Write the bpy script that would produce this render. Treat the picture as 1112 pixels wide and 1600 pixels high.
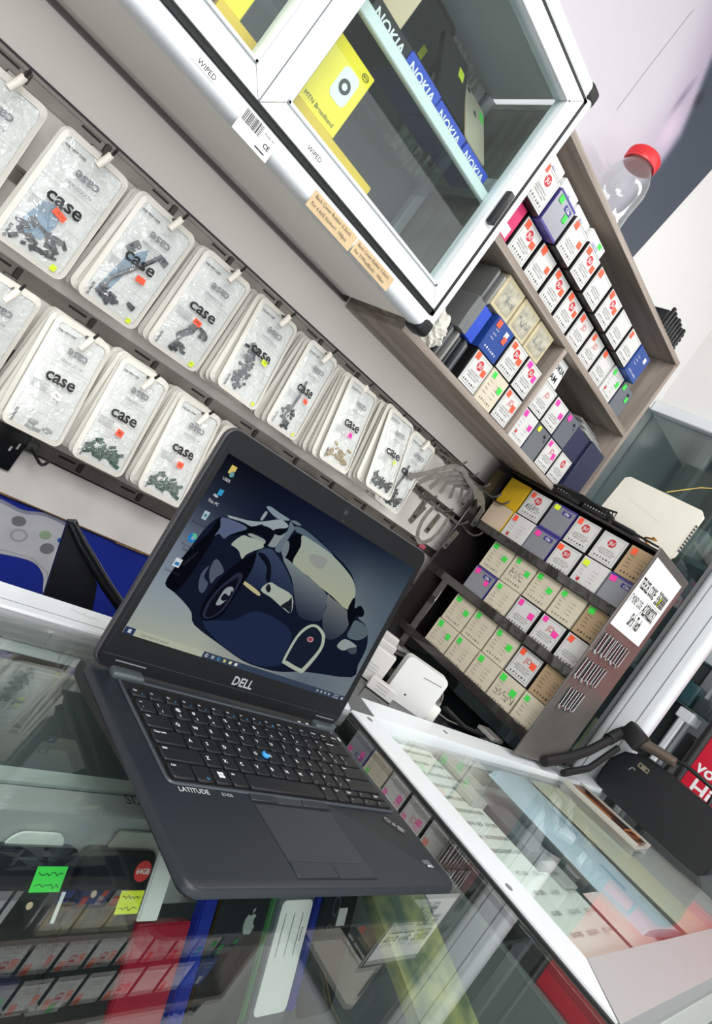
import bpy, bmesh, math, random
from mathutils import Vector, Matrix, geometry
random.seed(7)
for o in list(bpy.data.objects): bpy.data.objects.remove(o)
S = bpy.context.scene
C = S.collection
H = 1.228                      # height of the lens above the floor; heights below are given from the lens
PI = math.pi
R = math.radians

# ------------------------------------------------------------------ camera
cam_d = bpy.data.cameras.new('camera'); cam = bpy.data.objects.new('camera', cam_d); C.objects.link(cam)
rot = Matrix.Rotation(R(-44.19), 3, 'Z') @ Matrix.Rotation(R(0.12), 3, 'X') @ Matrix.Rotation(R(-35.81), 3, 'Y')
cr, cf, cu = rot @ Vector((1, 0, 0)), rot @ Vector((0, 1, 0)), rot @ Vector((0, 0, 1))
mw = Matrix((cr, cu, -cf)).transposed().to_4x4(); mw.translation = (0, 0, H)
cam.matrix_world = mw
cam_d.sensor_fit = 'VERTICAL'; cam_d.sensor_height = 36.0
cam_d.lens = 1039.8 / 1600 * 36.0
cam_d.shift_y = -59.0 / 1600
cam_d.clip_start = 0.02
S.camera = cam

# ------------------------------------------------------------------ light
W = bpy.data.worlds.new('world'); S.world = W; W.use_nodes = True
W.node_tree.nodes['Background'].inputs[0].default_value = (0.97, 0.985, 1.0, 1)
W.node_tree.nodes['Background'].inputs[1].default_value = 1.7
def area(name, loc, size, power, target, col=(1, 1, 1)):
    d = bpy.data.lights.new(name, 'AREA'); d.shape = 'RECTANGLE'; d.size, d.size_y = size; d.energy = power; d.color = col
    o = bpy.data.objects.new(name, d); C.objects.link(o); o.location = (loc[0], loc[1], loc[2] + H)
    o.rotation_euler = (Vector(target) - Vector(loc)).to_track_quat('-Z', 'Y').to_euler()
    return o
area('ceiling_light', (-0.45, -0.10, 1.42), (1.2, 0.5), 24, (0.2, 0.5, 0.0), (1.0, 0.98, 0.95))
area('ceiling_light', (1.40, 0.06, 1.42), (1.3, 0.24), 11, (1.40, 0.02, 0.0), (1.0, 0.98, 0.95))
area('ceiling_light', (-0.90, -1.40, 1.42), (1.5, 0.6), 50, (0.5, 0.9, 0.0), (0.97, 0.98, 1.0))
S.view_settings.view_transform = 'Standard'; S.view_settings.look = 'None'
S.view_settings.exposure = 0.0; S.view_settings.gamma = 1.0; S.view_settings.use_curve_mapping = False

# ------------------------------------------------------------------ materials
MATS = {}
def lin(c):
    r = []
    for v in c[:3]:
        v = v / 255.0
        r.append(v / 12.92 if v <= 0.04045 else ((v + 0.055) / 1.055) ** 2.4)
    return (*r, 1.0)
def mat(name, col, rough=0.5, metal=0.0, spec=0.5, var=0.0, vscale=6.0, bump=0.0, bscale=60.0, stretch=None, coat=0.0, col2=None, trans=0.0):
    if name in MATS: return MATS[name]
    m = bpy.data.materials.new(name); m.use_nodes = True; MATS[name] = m
    nt = m.node_tree; b = nt.nodes['Principled BSDF']
    b.inputs['Base Color'].default_value = lin(col)
    b.inputs['Roughness'].default_value = rough; b.inputs['Metallic'].default_value = metal
    b.inputs['Specular IOR Level'].default_value = spec; b.inputs['Coat Weight'].default_value = coat
    b.inputs['Transmission Weight'].default_value = trans
    if var > 0 or bump > 0 or col2:
        tc = nt.nodes.new('ShaderNodeTexCoord'); mp = nt.nodes.new('ShaderNodeMapping'); nt.links.new(tc.outputs['Object'], mp.inputs[0])
        if stretch: mp.inputs['Scale'].default_value = stretch
    if var > 0 or col2:
        n = nt.nodes.new('ShaderNodeTexNoise'); n.inputs['Scale'].default_value = vscale; n.inputs['Detail'].default_value = 5
        nt.links.new(mp.outputs[0], n.inputs['Vector'])
        r = nt.nodes.new('ShaderNodeValToRGB'); nt.links.new(n.outputs['Fac'], r.inputs[0])
        a = lin(col); c2 = lin(col2) if col2 else tuple(max(0, x * (1 - var)) for x in a[:3]) + (1,)
        r.color_ramp.elements[0].position = 0.36; r.color_ramp.elements[1].position = 0.64
        r.color_ramp.elements[0].color = c2; r.color_ramp.elements[1].color = a
        nt.links.new(r.outputs[0], b.inputs['Base Color'])
    if bump > 0:
        n2 = nt.nodes.new('ShaderNodeTexNoise'); n2.inputs['Scale'].default_value = bscale; n2.inputs['Detail'].default_value = 4
        nt.links.new(mp.outputs[0], n2.inputs['Vector'])
        bp = nt.nodes.new('ShaderNodeBump'); bp.inputs['Strength'].default_value = bump; bp.inputs['Distance'].default_value = 0.004
        nt.links.new(n2.outputs['Fac'], bp.inputs['Height']); nt.links.new(bp.outputs[0], b.inputs['Normal'])
    return m
def glass(name, tint=(225, 238, 234), haze=0.0, hazecol=(225, 230, 230), f0=0.045, rough=0.0, bump=0.0, bscale=40.0, boost=1.0):
    """clear sheet: transparent with a Schlick reflection, optionally a share of milky diffuse"""
    if name in MATS: return MATS[name]
    m = bpy.data.materials.new(name); m.use_nodes = True; MATS[name] = m
    nt = m.node_tree; nt.nodes.clear(); N = nt.nodes.new; L = nt.links.new
    out = N('ShaderNodeOutputMaterial'); tr = N('ShaderNodeBsdfTransparent'); tr.inputs[0].default_value = lin(tint)
    gl = N('ShaderNodeBsdfGlossy'); gl.inputs['Roughness'].default_value = rough; gl.inputs[0].default_value = (1, 1, 1, 1)
    lw = N('ShaderNodeLayerWeight'); lw.inputs['Blend'].default_value = 0.5
    pw = N('ShaderNodeMath'); pw.operation = 'POWER'; pw.inputs[1].default_value = 5.0
    ma = N('ShaderNodeMath'); ma.operation = 'MULTIPLY_ADD'; ma.inputs[1].default_value = (1 - f0) * boost; ma.inputs[2].default_value = f0 * boost; ma.use_clamp = True
    L(lw.outputs['Facing'], pw.inputs[0]); L(pw.outputs[0], ma.inputs[0])
    base = tr
    if haze > 0:
        df = N('ShaderNodeBsdfDiffuse'); df.inputs[0].default_value = lin(hazecol)
        mh = N('ShaderNodeMixShader'); mh.inputs[0].default_value = haze; L(tr.outputs[0], mh.inputs[1]); L(df.outputs[0], mh.inputs[2]); base = mh
    mx = N('ShaderNodeMixShader'); L(ma.outputs[0], mx.inputs[0]); L(base.outputs[0], mx.inputs[1]); L(gl.outputs[0], mx.inputs[2]); L(mx.outputs[0], out.inputs[0])
    if bump > 0:
        tc = N('ShaderNodeTexCoord'); n2 = N('ShaderNodeTexNoise'); n2.inputs['Scale'].default_value = bscale; n2.inputs['Detail'].default_value = 3; n2.inputs['Distortion'].default_value = 1.2
        L(tc.outputs['Object'], n2.inputs['Vector']); bp = N('ShaderNodeBump'); bp.inputs['Strength'].default_value = bump; bp.inputs['Distance'].default_value = 0.004
        L(n2.outputs['Fac'], bp.inputs['Height']); L(bp.outputs[0], gl.inputs['Normal']); L(bp.outputs[0], lw.inputs['Normal'])
    return m
def emit(name, col, k=1.0, attr=None):
    if name in MATS: return MATS[name]
    m = bpy.data.materials.new(name); m.use_nodes = True; MATS[name] = m
    nt = m.node_tree; nt.nodes.clear(); out = nt.nodes.new('ShaderNodeOutputMaterial'); e = nt.nodes.new('ShaderNodeEmission')
    e.inputs[0].default_value = lin(col); e.inputs[1].default_value = k
    if attr:
        a = nt.nodes.new('ShaderNodeVertexColor'); a.layer_name = attr; nt.links.new(a.outputs[0], e.inputs[0])
    nt.links.new(e.outputs[0], out.inputs[0])
    return m
def wood(name, c1, c2, axis):
    if name in MATS: return MATS[name]
    m = mat(name, c1, 0.55, col2=c2, vscale=5.0, stretch=axis, bump=0.08, bscale=30)
    return m

white_alu = mat('white_aluminium', (224, 228, 231), 0.32, spec=0.5, var=0.05, vscale=3)
white_wall = mat('white_wall_paint', (222, 221, 219), 0.75, var=0.05, vscale=2, bump=0.05, bscale=90)
board_white = mat('white_board', (243, 236, 229), 0.5, var=0.06, vscale=2.5)
black_rub = mat('black_rubber', (14, 14, 16), 0.6)
black_pl = mat('black_plastic', (20, 21, 24), 0.38, bump=0.05, bscale=500)
dark_grey = mat('dark_grey_plastic', (52, 55, 58), 0.45)
mid_grey = mat('mid_grey', (120, 122, 124), 0.5)
chrome = mat('chrome', (200, 200, 200), 0.18, metal=1.0)
steel = mat('dull_steel', (150, 148, 144), 0.35, metal=1.0, var=0.15, vscale=30)
dark_steel = mat('dark_steel', (90, 88, 86), 0.38, metal=0.9)
brass = mat('brass', (190, 150, 70), 0.3, metal=1.0)
paper = mat('white_paper', (236, 236, 234), 0.7)
ink = mat('black_ink', (22, 22, 24), 0.7)
grey_ink = mat('grey_ink', (140, 142, 144), 0.7)
red_ink = mat('red_ink', (196, 40, 52), 0.6)
tile_glass = glass('counter_glass', (248, 252, 250), f0=0.05, boost=1.4)
case_glass = glass('showcase_glass', (250, 253, 252), f0=0.04, boost=0.85)
pane_glass = glass('pane_glass', (244, 250, 249), f0=0.045)
STK = {'orange': mat('orange_sticker', (255, 92, 58), 0.6), 'green': mat('green_sticker', (66, 222, 80), 0.6), 'pink': mat('pink_sticker', (250, 60, 170), 0.6),
       'yellow': mat('yellow_sticker', (222, 240, 50), 0.6), 'red': mat('red_sticker', (214, 52, 50), 0.5), 'white': paper}

# ------------------------------------------------------------------ mesh tools
BOXC = {}
def bevel_box(dx, dy, dz, b, seg):
    k = (round(dx, 5), round(dy, 5), round(dz, 5), round(b, 5), seg)
    if k in BOXC: return BOXC[k]
    bm = bmesh.new(); bmesh.ops.create_cube(bm, size=1.0); bmesh.ops.scale(bm, vec=(dx, dy, dz), verts=bm.verts)
    bmesh.ops.bevel(bm, geom=list(bm.edges), offset=min(b, 0.49 * min(dx, dy, dz)), segments=seg, profile=0.5, affect='EDGES')
    bm.verts.index_update()
    r = ([v.co.copy() for v in bm.verts], [[v.index for v in f.verts] for f in bm.faces]); bm.free()
    BOXC[k] = r; return r
TXT = {}
def text_mesh(s, bold=False):
    if (s, bold) in TXT: return TXT[(s, bold)]
    cu_ = bpy.data.curves.new('t', 'FONT'); cu_.body = s; cu_.size = 1.0; cu_.resolution_u = 2; cu_.fill_mode = 'FRONT'
    if bold: cu_.offset = 0.022
    ob = bpy.data.objects.new('t', cu_); me = ob.to_mesh()
    vs = [(v.co.x, v.co.y) for v in me.vertices]; fs = [list(p.vertices) for p in me.polygons]
    ob.to_mesh_clear(); bpy.data.objects.remove(ob); bpy.data.curves.remove(cu_)
    w0 = min(v[0] for v in vs) if vs else 0; w1 = max(v[0] for v in vs) if vs else 0
    TXT[(s, bold)] = (vs, fs, w0, w1); return TXT[(s, bold)]
def rrect(w, h, r, n=5, cx=0.0, cy=0.0):
    r = min(r, w / 2 - 1e-5, h / 2 - 1e-5); p = []
    for sx, sy, a0 in ((1, 1, 0), (-1, 1, 90), (-1, -1, 180), (1, -1, 270)):
        for i in range(n + 1):
            a = R(a0 + 90 * i / n); p.append((cx + sx * (w / 2 - r) + r * math.cos(a), cy + sy * (h / 2 - r) + r * math.sin(a)))
    return p
def circ(r, n=20, cx=0.0, cy=0.0, ry=None): return [(cx + r * math.cos(2 * PI * i / n), cy + (ry or r) * math.sin(2 * PI * i / n)) for i in range(n)]
class Fr:
    """flat frame: origin, right, up; normal = right x up looks at the viewer"""
    def __init__(s, o, r=(1, 0, 0), u=(0, 0, 1)):
        s.o, s.r, s.u = Vector(o), Vector(r).normalized(), Vector(u).normalized(); s.n = s.r.cross(s.u)
    def p(s, x, y, z=0.0): return s.o + s.r * x + s.u * y + s.n * z
class B:
    def __init__(s, origin=(0, 0, 0)): s.v = []; s.f = []; s.mi = []; s.m = 0; s.o = Vector(origin)
    def add(s, vs, fs):
        k = len(s.v); s.v += [Vector(v) for v in vs]
        for f in fs: s.f.append([k + i for i in f]); s.mi.append(s.m)
        return s
    def box(s, x0, x1, y0, y1, z0, z1, b=0.0, seg=1):
        if b > 0:
            vs, fs = bevel_box(x1 - x0, y1 - y0, z1 - z0, b, seg); c = Vector(((x0 + x1) / 2, (y0 + y1) / 2, (z0 + z1) / 2))
            return s.add([v + c for v in vs], fs)
        return s.add([(x, y, z) for x in (x0, x1) for y in (y0, y1) for z in (z0, z1)], [(0, 1, 3, 2), (4, 6, 7, 5), (0, 4, 5, 1), (2, 3, 7, 6), (0, 2, 6, 4), (1, 5, 7, 3)])
    def obox(s, c, M, dx, dy, dz, b=0.0, seg=1):
        c = Vector(c); vs, fs = bevel_box(dx, dy, dz, b, seg) if b > 0 else ([Vector((x, y, z)) for x in (-dx / 2, dx / 2) for y in (-dy / 2, dy / 2) for z in (-dz / 2, dz / 2)], [(0, 1, 3, 2), (4, 6, 7, 5), (0, 4, 5, 1), (2, 3, 7, 6), (0, 2, 6, 4), (1, 5, 7, 3)])
        return s.add([c + M @ v for v in vs], fs)
    def plate(s, F, pts, th=0.0004, z0=0.0, back=False):
        n = len(pts); tris = geometry.tessellate_polygon([[Vector((x, y, 0)) for x, y in pts]])
        ar = sum(pts[i][0] * pts[(i + 1) % n][1] - pts[(i + 1) % n][0] * pts[i][1] for i in range(n))
        if ar < 0: pts = pts[::-1]; tris = geometry.tessellate_polygon([[Vector((x, y, 0)) for x, y in pts]])
        front = [F.p(x, y, z0 + th) for x, y in pts]
        T = []
        for t in tris:
            a, b_, c = (pts[i] for i in t)
            T.append(t if (b_[0] - a[0]) * (c[1] - a[1]) - (b_[1] - a[1]) * (c[0] - a[0]) > 0 else t[::-1])
        if th <= 0: return s.add(front, T)
        bk = [F.p(x, y, z0) for x, y in pts]
        fs = list(T) + [(i, n + i, n + (i + 1) % n, (i + 1) % n) for i in range(n)]
        if back: fs += [tuple(n + i for i in t[::-1]) for t in T]
        return s.add(front + bk, fs)
    def rect(s, F, x, y, w, h, th=0.0004, z0=0.0, rot=0.0):
        c, d = math.cos(rot), math.sin(rot)
        return s.plate(F, [(x + c * a - d * b, y + d * a + c * b) for a, b in ((-w / 2, -h / 2), (w / 2, -h / 2), (w / 2, h / 2), (-w / 2, h / 2))], th, z0)
    def ringp(s, F, r0, r1, n=20, cx=0, cy=0, th=0.0004, z0=0.0, k=1.0):
        a = [F.p(cx + r0 * math.cos(2 * PI * i / n), cy + k * r0 * math.sin(2 * PI * i / n), z0 + th) for i in range(n)]
        b = [F.p(cx + r1 * math.cos(2 * PI * i / n), cy + k * r1 * math.sin(2 * PI * i / n), z0 + th) for i in range(n)]
        return s.add(a + b, [(i, n + i, n + (i + 1) % n, (i + 1) % n) for i in range(n)])
    def line(s, F, pts, w, z=0.0004):
        for (x0, y0), (x1, y1) in zip(pts, pts[1:]):
            l = math.hypot(x1 - x0, y1 - y0)
            if l > 1e-7: s.rect(F, (x0 + x1) / 2, (y0 + y1) / 2, l + w * 0.6, w, 0.0, z, math.atan2(y1 - y0, x1 - x0))
        return s
    def text(s, F, t, size, x, y, al='L', z=0.0005, rot=0.0, bold=False, sx=1.0, flip=False):
        vs, fs, w0, w1 = text_mesh(t, bold); dx = 0 if al == 'L' else (-(w0 + w1) / 2 if al == 'C' else -w1)
        c, d = math.cos(rot), math.sin(rot); q = []
        for a, b in vs:
            a = (a + dx) * size * sx; b *= size
            if flip: a = -a
            q.append(F.p(x + c * a - d * b, y + d * a + c * b, z))
        return s.add(q, [f[::-1] for f in fs] if flip else fs)
    def tube(s, path, r, n=8, caps=True, closed=False):
        P = [Vector(p) for p in path]; m = len(P); rings = []; prev = None
        for i in range(m):
            if closed: t = (P[(i + 1) % m] - P[i - 1]).normalized()
            else: t = (P[min(i + 1, m - 1)] - P[max(i - 1, 0)]).normalized()
            if prev is None:
                a = Vector((0, 0, 1)) if abs(t.z) < 0.9 else Vector((1, 0, 0)); u = t.cross(a).normalized()
            else: u = (prev - t * prev.dot(t)).normalized()
            prev = u; w = t.cross(u); rr = r[i] if isinstance(r, (list, tuple)) else r
            rings.append([P[i] + (u * math.cos(2 * PI * k / n) + w * math.sin(2 * PI * k / n)) * rr for k in range(n)])
        fs = []; cnt = m if closed else m - 1
        for i in range(cnt):
            j = (i + 1) % m
            for k in range(n): fs.append((i * n + k, i * n + (k + 1) % n, j * n + (k + 1) % n, j * n + k))
        if caps and not closed: fs += [tuple(range(n))[::-1], tuple((m - 1) * n + k for k in range(n))]
        return s.add([v for q in rings for v in q], fs)
    def lathe(s, prof, n=24, c=(0, 0, 0)):
        c = Vector(c); vs = [c + Vector((r * math.cos(2 * PI * k / n), r * math.sin(2 * PI * k / n), z)) for r, z in prof for k in range(n)]
        fs = [(i * n + k, i * n + (k + 1) % n, (i + 1) * n + (k + 1) % n, (i + 1) * n + k) for i in range(len(prof) - 1) for k in range(n)]
        return s.add(vs, fs)
    def prism(s, F, pts, depth): return s.plate(F, pts, depth, -depth, back=True)
    def mesh(s, name, mats, smooth=True, ang=40):
        me = bpy.data.meshes.new(name); o = s.o
        me.from_pydata([v - o for v in s.v], [], s.f)
        for m in (mats if isinstance(mats, (list, tuple)) else [mats]): me.materials.append(m)
        if s.m or any(s.mi): me.polygons.foreach_set('material_index', s.mi)
        if smooth:
            me.polygons.foreach_set('use_smooth', [True] * len(me.polygons)); me.update(); me.set_sharp_from_angle(angle=R(ang))
        me.update(); return me
    def build(s, name, mats, parent=None, **kw): return link(name, s.mesh(name, mats, **kw), parent)
def link(name, me, parent=None, loc=None, rot=None):
    o = bpy.data.objects.new(name, me); C.objects.link(o)
    if parent: o.parent = parent
    if loc: o.location = loc
    if rot: o.rotation_euler = rot
    return o
CACHE = {}
def inst(name, key, fn, mats, parent, loc=None, rot=None):
    """a part that shares its mesh with all parts built under the same key"""
    if key not in CACHE: b = B(); fn(b); CACHE[key] = b.mesh(name, mats)
    return link(name, CACHE[key], parent, loc, rot)
def tag(o, label, cat, group=None):
    o['label'] = label; o['category'] = cat
    if group: o['group'] = group
    return o
def thing(name, label, cat, loc=(0, 0, 0), rot=(0, 0, 0), group=None):
    o = bpy.data.objects.new(name, None); C.objects.link(o); o.empty_display_size = 0.02
    o.location = (loc[0], loc[1], loc[2] + H); o.rotation_euler = rot
    return tag(o, label, cat, group)
def single(name, b, mats, label, cat, group=None, **kw):
    """a thing that is one mesh; b holds lens-relative coordinates, origin at its b.o"""
    o = b.build(name, mats, None, **kw); o.location = (b.o.x, b.o.y, b.o.z + H)
    return tag(o, label, cat, group)
def struct(name, b, mats, parent=None, **kw):
    o = b.build(name, mats, parent, **kw)
    if not parent: o.location = (b.o.x, b.o.y, b.o.z + H); o['kind'] = 'structure'
    return o
F0 = Fr((0, 0, 0))

# ================================================================== SETTING
ZF = -H
struct('floor', B((0, 0, ZF)).box(-2, 3.4, -2.4, 1.15, ZF - 0.05, ZF), mat('floor_tile', (150, 146, 140), 0.4, var=0.1))
struct('ceiling', B((0, 0, 1.45)).box(-2, 3.4, -1.25, 1.15, 1.45, 1.5), mat('ceiling_paint', (225, 225, 222), 0.8))  # unseen; cut short at the shop front so more world light comes in
struct('wall_back', B((0, 1.05, ZF)).box(-2, 1.91, 1.05, 1.15, ZF, 1.45), white_wall)
struct('wall_left', B((-2, 0, ZF)).box(-2.05, -2.0, -1.25, 1.15, ZF, 1.45), white_wall)  # unseen wall, added for reflections and to close off light
struct('wall_right', B((1.91, 0, 0.738)).box(1.91, 2.0, -0.4, 1.15, 0.738, 1.45), white_wall)
struct('wall_far', B((3.2, 0, ZF)).box(3.2, 3.3, -2.4, 1.15, ZF, 1.45), mat('far_wall_paint', (128, 134, 134), 0.6, var=0.2, vscale=3))
struct('wall_side', B((2.0, 1.10, ZF)).box(2.0, 3.2, 1.10, 1.15, ZF, 1.45), mat('far_wall_paint', (128, 134, 134)))
struct('trim_1', B((1.9, 0.8, 0.70)).box(1.885, 1.935, 0.55, 1.049, 0.700, 0.738, 0.004), white_alu)
b = B((1.91, 0.57, ZF)); b.plate(Fr((1.91, 0.5795, ZF), (1, 0, 0), (0, 1, 0)), rrect(0.055, 0.105, 0.02, 5), 1.94, 0.0); struct('trim_2', b, white_alu)
b = B((1.91, 0.64, ZF)); b.box(1.90, 1.92, 0.633, 0.645, ZF, 0.70); struct('trim_3', b, mid_grey)
b = B((1.6, 1.045, -0.9)); b.box(1.412, 1.905, 1.040, 1.0495, -0.9, 0.250); struct('trim_4', b, mat('dark_gloss_board', (24, 20, 20), 0.12, spec=0.6, var=0.3, vscale=4))
struct('window_1', B((1.91, 0.84, ZF)).box(1.908, 1.914, 0.646, 1.045, -1.0, 0.699), glass('window_glass', (226, 236, 234), f0=0.06, boost=1.3, haze=0.06, hazecol=(120, 140, 138)))
b = B((1.75, 1.045, 0.25)); b.box(1.540, 1.905, 1.040, 1.0495, 0.2505, 0.699); struct('trim_5', b, mat('grey_green_board', (92, 102, 102), 0.2, var=0.25, vscale=5))
for y in (0.604, 0.560): b = B((1.88, y, -0.5)); b.box(1.8815, 1.8830, y, y + 0.002, ZF, 0.70); o = struct('trim_6' if y > 0.6 else 'trim_7', b, mid_grey)

# things seen through the glass of the right wall
def bar(name, lab, cat, x0, x1, y0, y1, z0, z1, m, bev=0.003, group=None):
    b = B(((x0 + x1) / 2, (y0 + y1) / 2, z0)); b.box(x0, x1, y0, y1, z0, z1, bev, 2); return single(name, b, m, lab, cat, group)
t = thing('showcase_frame', 'grey aluminium showcase standing behind the greenish glass of the right wall', 'showcase', (2.45, 0.8, ZF))
for i, (y0, x0) in enumerate(((0.68, 2.35), (1.01, 2.35), (0.68, 2.75), (1.01, 2.75))):
    b = B((2.45, 0.8, ZF)); b.box(x0, x0 + 0.04, y0, y0 + 0.04, ZF, 1.3, 0.003); b.build('upright', mat('grey_alu', (150, 156, 158), 0.4), t)
for z in (-0.75, -0.35, 0.02, 0.42, 0.80):
    b = B((2.45, 0.8, ZF)); b.box(2.352, 2.788, 0.682, 1.048, z, z + 0.02, 0.002); b.build('shelf', mat('grey_green_glass', (96, 112, 110), 0.2), t)
b = B((2.45, 0.8, ZF)); b.box(2.76, 2.78, 0.725, 1.005, ZF, 1.3); b.build('back', mat('showcase_back', (70, 80, 80), 0.5, var=0.2), t)
random.seed(3)
for i, (y, z, c) in enumerate(((0.78, 0.44, (60, 66, 70)), (0.92, 0.44, (190, 196, 196)), (0.78, 0.04, (40, 46, 60)), (0.88, 0.04, (200, 205, 205)), (0.96, 0.04, (70, 80, 84)), (0.80, -0.33, (176, 178, 140)), (0.94, -0.33, (44, 50, 54)))):
    nm = ('dark grey', 'pale grey', 'navy', 'white', 'slate', 'cream', 'black')[i]
    b = B((2.5, y, z)); b.box(2.42, 2.52, y - 0.035, y + 0.035, z + 0.0005, z + 0.10 + 0.02 * (i % 3), 0.004, 2)
    b.box(2.418, 2.421, y - 0.028, y + 0.028, z + 0.03, z + 0.07)
    single('accessory_box', b, mat('accessory_%d' % i, c, 0.4), nm + ' carton in the showcase behind the glass of the right wall', 'box', 'cartons behind the glass')

# neighbour's stall right of the white post
t = thing('stall_shelf', 'white bracketed glass shelf of the next stall right of the white post', 'shelf', (2.25, 0.50, -0.5))
b = B((2.25, 0.50, -0.5)); b.box(2.20, 2.215, 0.555, 0.572, -0.5, 0.0, 0.003); b.build('upright', white_alu, t)
b = B((2.25, 0.50, -0.5)); b.box(2.198, 2.30, 0.54, 0.585, -0.020, 0.012, 0.003); b.build('bracket', white_alu, t)
for z in (-0.28, -0.13, 0.02, 0.16):
    b = B((2.25, 0.50, -0.5)); b.box(2.218, 2.34, 0.40, 0.66, z - 0.004, z); b.build('glass_shelf', glass('green_shelf_glass', (150, 190, 182), haze=0.2, hazecol=(150, 180, 175)), t)
for i, (y, z, c, hh) in enumerate(((0.60, 0.0205, (46, 78, 84), 0.07), (0.545, 0.0205, (60, 70, 72), 0.05), (0.61, 0.1605, (190, 200, 202), 0.08), (0.56, 0.1605, (52, 66, 88), 0.09), (0.52, -0.1295, (30, 34, 36), 0.09))):
    b = B((2.3, y, z)); b.box(2.24, 2.32, y - 0.022, y + 0.022, z, z + hh, 0.004, 2); b.box(2.2395, 2.2405, y - 0.014, y + 0.014, z + 0.015, z + hh - 0.012)
    single('phone_carton', b, mat('stall_carton_%d' % i, c, 0.35), ('teal', 'grey', 'silver', 'navy', 'black')[i] + ' phone carton on a glass shelf of the next stall', 'box', 'cartons of the next stall')
b = B((2.0, 0.44, -0.4)); b.tube([(2.02, 0.448, -0.5), (2.02, 0.448, 0.75)], 0.012, 12); b.box(2.005, 2.035, 0.433, 0.463, -0.51, -0.5)
single('black_pole', b, black_pl, 'thin black vertical tube right of the white post', 'pole')
b = B((2.2, 0.49, -0.6)); b.box(2.19, 2.215, 0.482, 0.500, -0.6, 0.75, 0.003)
single('stall_divider', b, mat('pale_frame', (196, 194, 192), 0.5), 'pale grey upright strip beside the red shop sign', 'divider')
t = thing('shop_sign', 'red shop sign with white lettering at the right edge of the picture', 'sign', (2.2, 0.30, -0.178))
F = Fr((2.2, 0.478, -0.178), (0, -1, 0), (0, 0, 1)); o0 = (2.2, 0.30, -0.178)
b = B(o0); b.box(2.2, 2.215, 0.05, 0.478, -0.178, 0.30, 0.002); b.build('board', mat('sign_red', (206, 22, 52), 0.4), t)
b = B(o0); b.text(F, 'voda', 0.050, 0.014, 0.066, bold=True, z=0.001); b.text(F, 'Hi', 0.060, 0.026, 0.008, bold=True, z=0.001); b.build('lettering', mat('sign_white', (245, 240, 242), 0.5), t)

# ================================================================== POSTER ON THE WALL
def colour_grid(name, F, w, h, nx, ny, fn, m, parent=None, origin=(0, 0, 0), z=0.0):
    b = B(origin)
    vs = [F.p(w * i / nx, h * j / ny, z) for j in range(ny + 1) for i in range(nx + 1)]
    b.add(vs, [(j * (nx + 1) + i, j * (nx + 1) + i + 1, (j + 1) * (nx + 1) + i + 1, (j + 1) * (nx + 1) + i) for j in range(ny) for i in range(nx)])
    me = b.mesh(name, m, smooth=False); at = me.color_attributes.new('print', 'FLOAT_COLOR', 'POINT')
    for k in range(len(vs)):
        i, j = k % (nx + 1), k // (nx + 1); at.data[k].color = lin(fn(i / nx, j / ny))
    return link(name, me, parent)
def print_mat(name, rough=0.35, coat=0.0):
    if name in MATS: return MATS[name]
    m = mat(name, (255, 255, 255), rough, coat=coat); a = m.node_tree.nodes.new('ShaderNodeVertexColor'); a.layer_name = 'print'
    m.node_tree.links.new(a.outputs[0], m.node_tree.nodes['Principled BSDF'].inputs['Base Color']); return m
def mixc(a, b, t):
    t = max(0.0, min(1.0, t)); t = t * t * (3 - 2 * t); return tuple(x + (y - x) * t for x, y in zip(a, b))
t = thing('wall_poster', 'large glossy lavender and charcoal photo poster on the wall above the wooden shelf', 'poster', (1.0, 1.047, 0.72))
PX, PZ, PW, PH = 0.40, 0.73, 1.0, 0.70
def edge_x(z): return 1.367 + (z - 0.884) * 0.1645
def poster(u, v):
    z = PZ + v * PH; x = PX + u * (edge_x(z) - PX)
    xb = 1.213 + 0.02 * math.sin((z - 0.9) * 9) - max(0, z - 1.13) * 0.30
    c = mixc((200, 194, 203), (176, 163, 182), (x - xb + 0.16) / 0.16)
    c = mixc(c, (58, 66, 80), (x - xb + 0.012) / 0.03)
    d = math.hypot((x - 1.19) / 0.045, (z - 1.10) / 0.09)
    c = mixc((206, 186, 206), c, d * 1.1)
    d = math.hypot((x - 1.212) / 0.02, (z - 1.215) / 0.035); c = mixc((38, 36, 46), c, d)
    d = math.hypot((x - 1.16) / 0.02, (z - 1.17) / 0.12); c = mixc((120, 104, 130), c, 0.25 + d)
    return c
b = B((1.0, 1.047, 0.72))
me_f = Fr((PX, 1.0465, PZ))
def skew(o):
    for v in o.data.vertices:
        x, z = v.co.x + 1.0, v.co.z + 0.72; u = (x - PX) / PW; v.co.x = PX + u * (edge_x(z) - PX) - 1.0
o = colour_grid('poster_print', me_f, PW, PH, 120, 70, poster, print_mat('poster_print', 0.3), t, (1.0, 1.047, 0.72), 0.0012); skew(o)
b = B((1.0, 1.047, 0.72)); b.plate(Fr((0, 1.0485, 0)), [(PX, PZ), (edge_x(PZ), PZ), (edge_x(PZ + PH), PZ + PH), (PX, PZ + PH)], 0.0025); b.build('poster_sheet', mat('poster_back', (60, 66, 80), 0.4), t)
b = B((1.0, 1.047, 0.72)); b.line(me_f, [(1.010 - PX, 0.983 - PZ), (1.014 - PX, 1.12 - PZ), (1.021 - PX, 1.266 - PZ)], 0.0012, 0.0016); b.build('crease', mat('crease', (120, 108, 116), 0.6), t)

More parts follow.
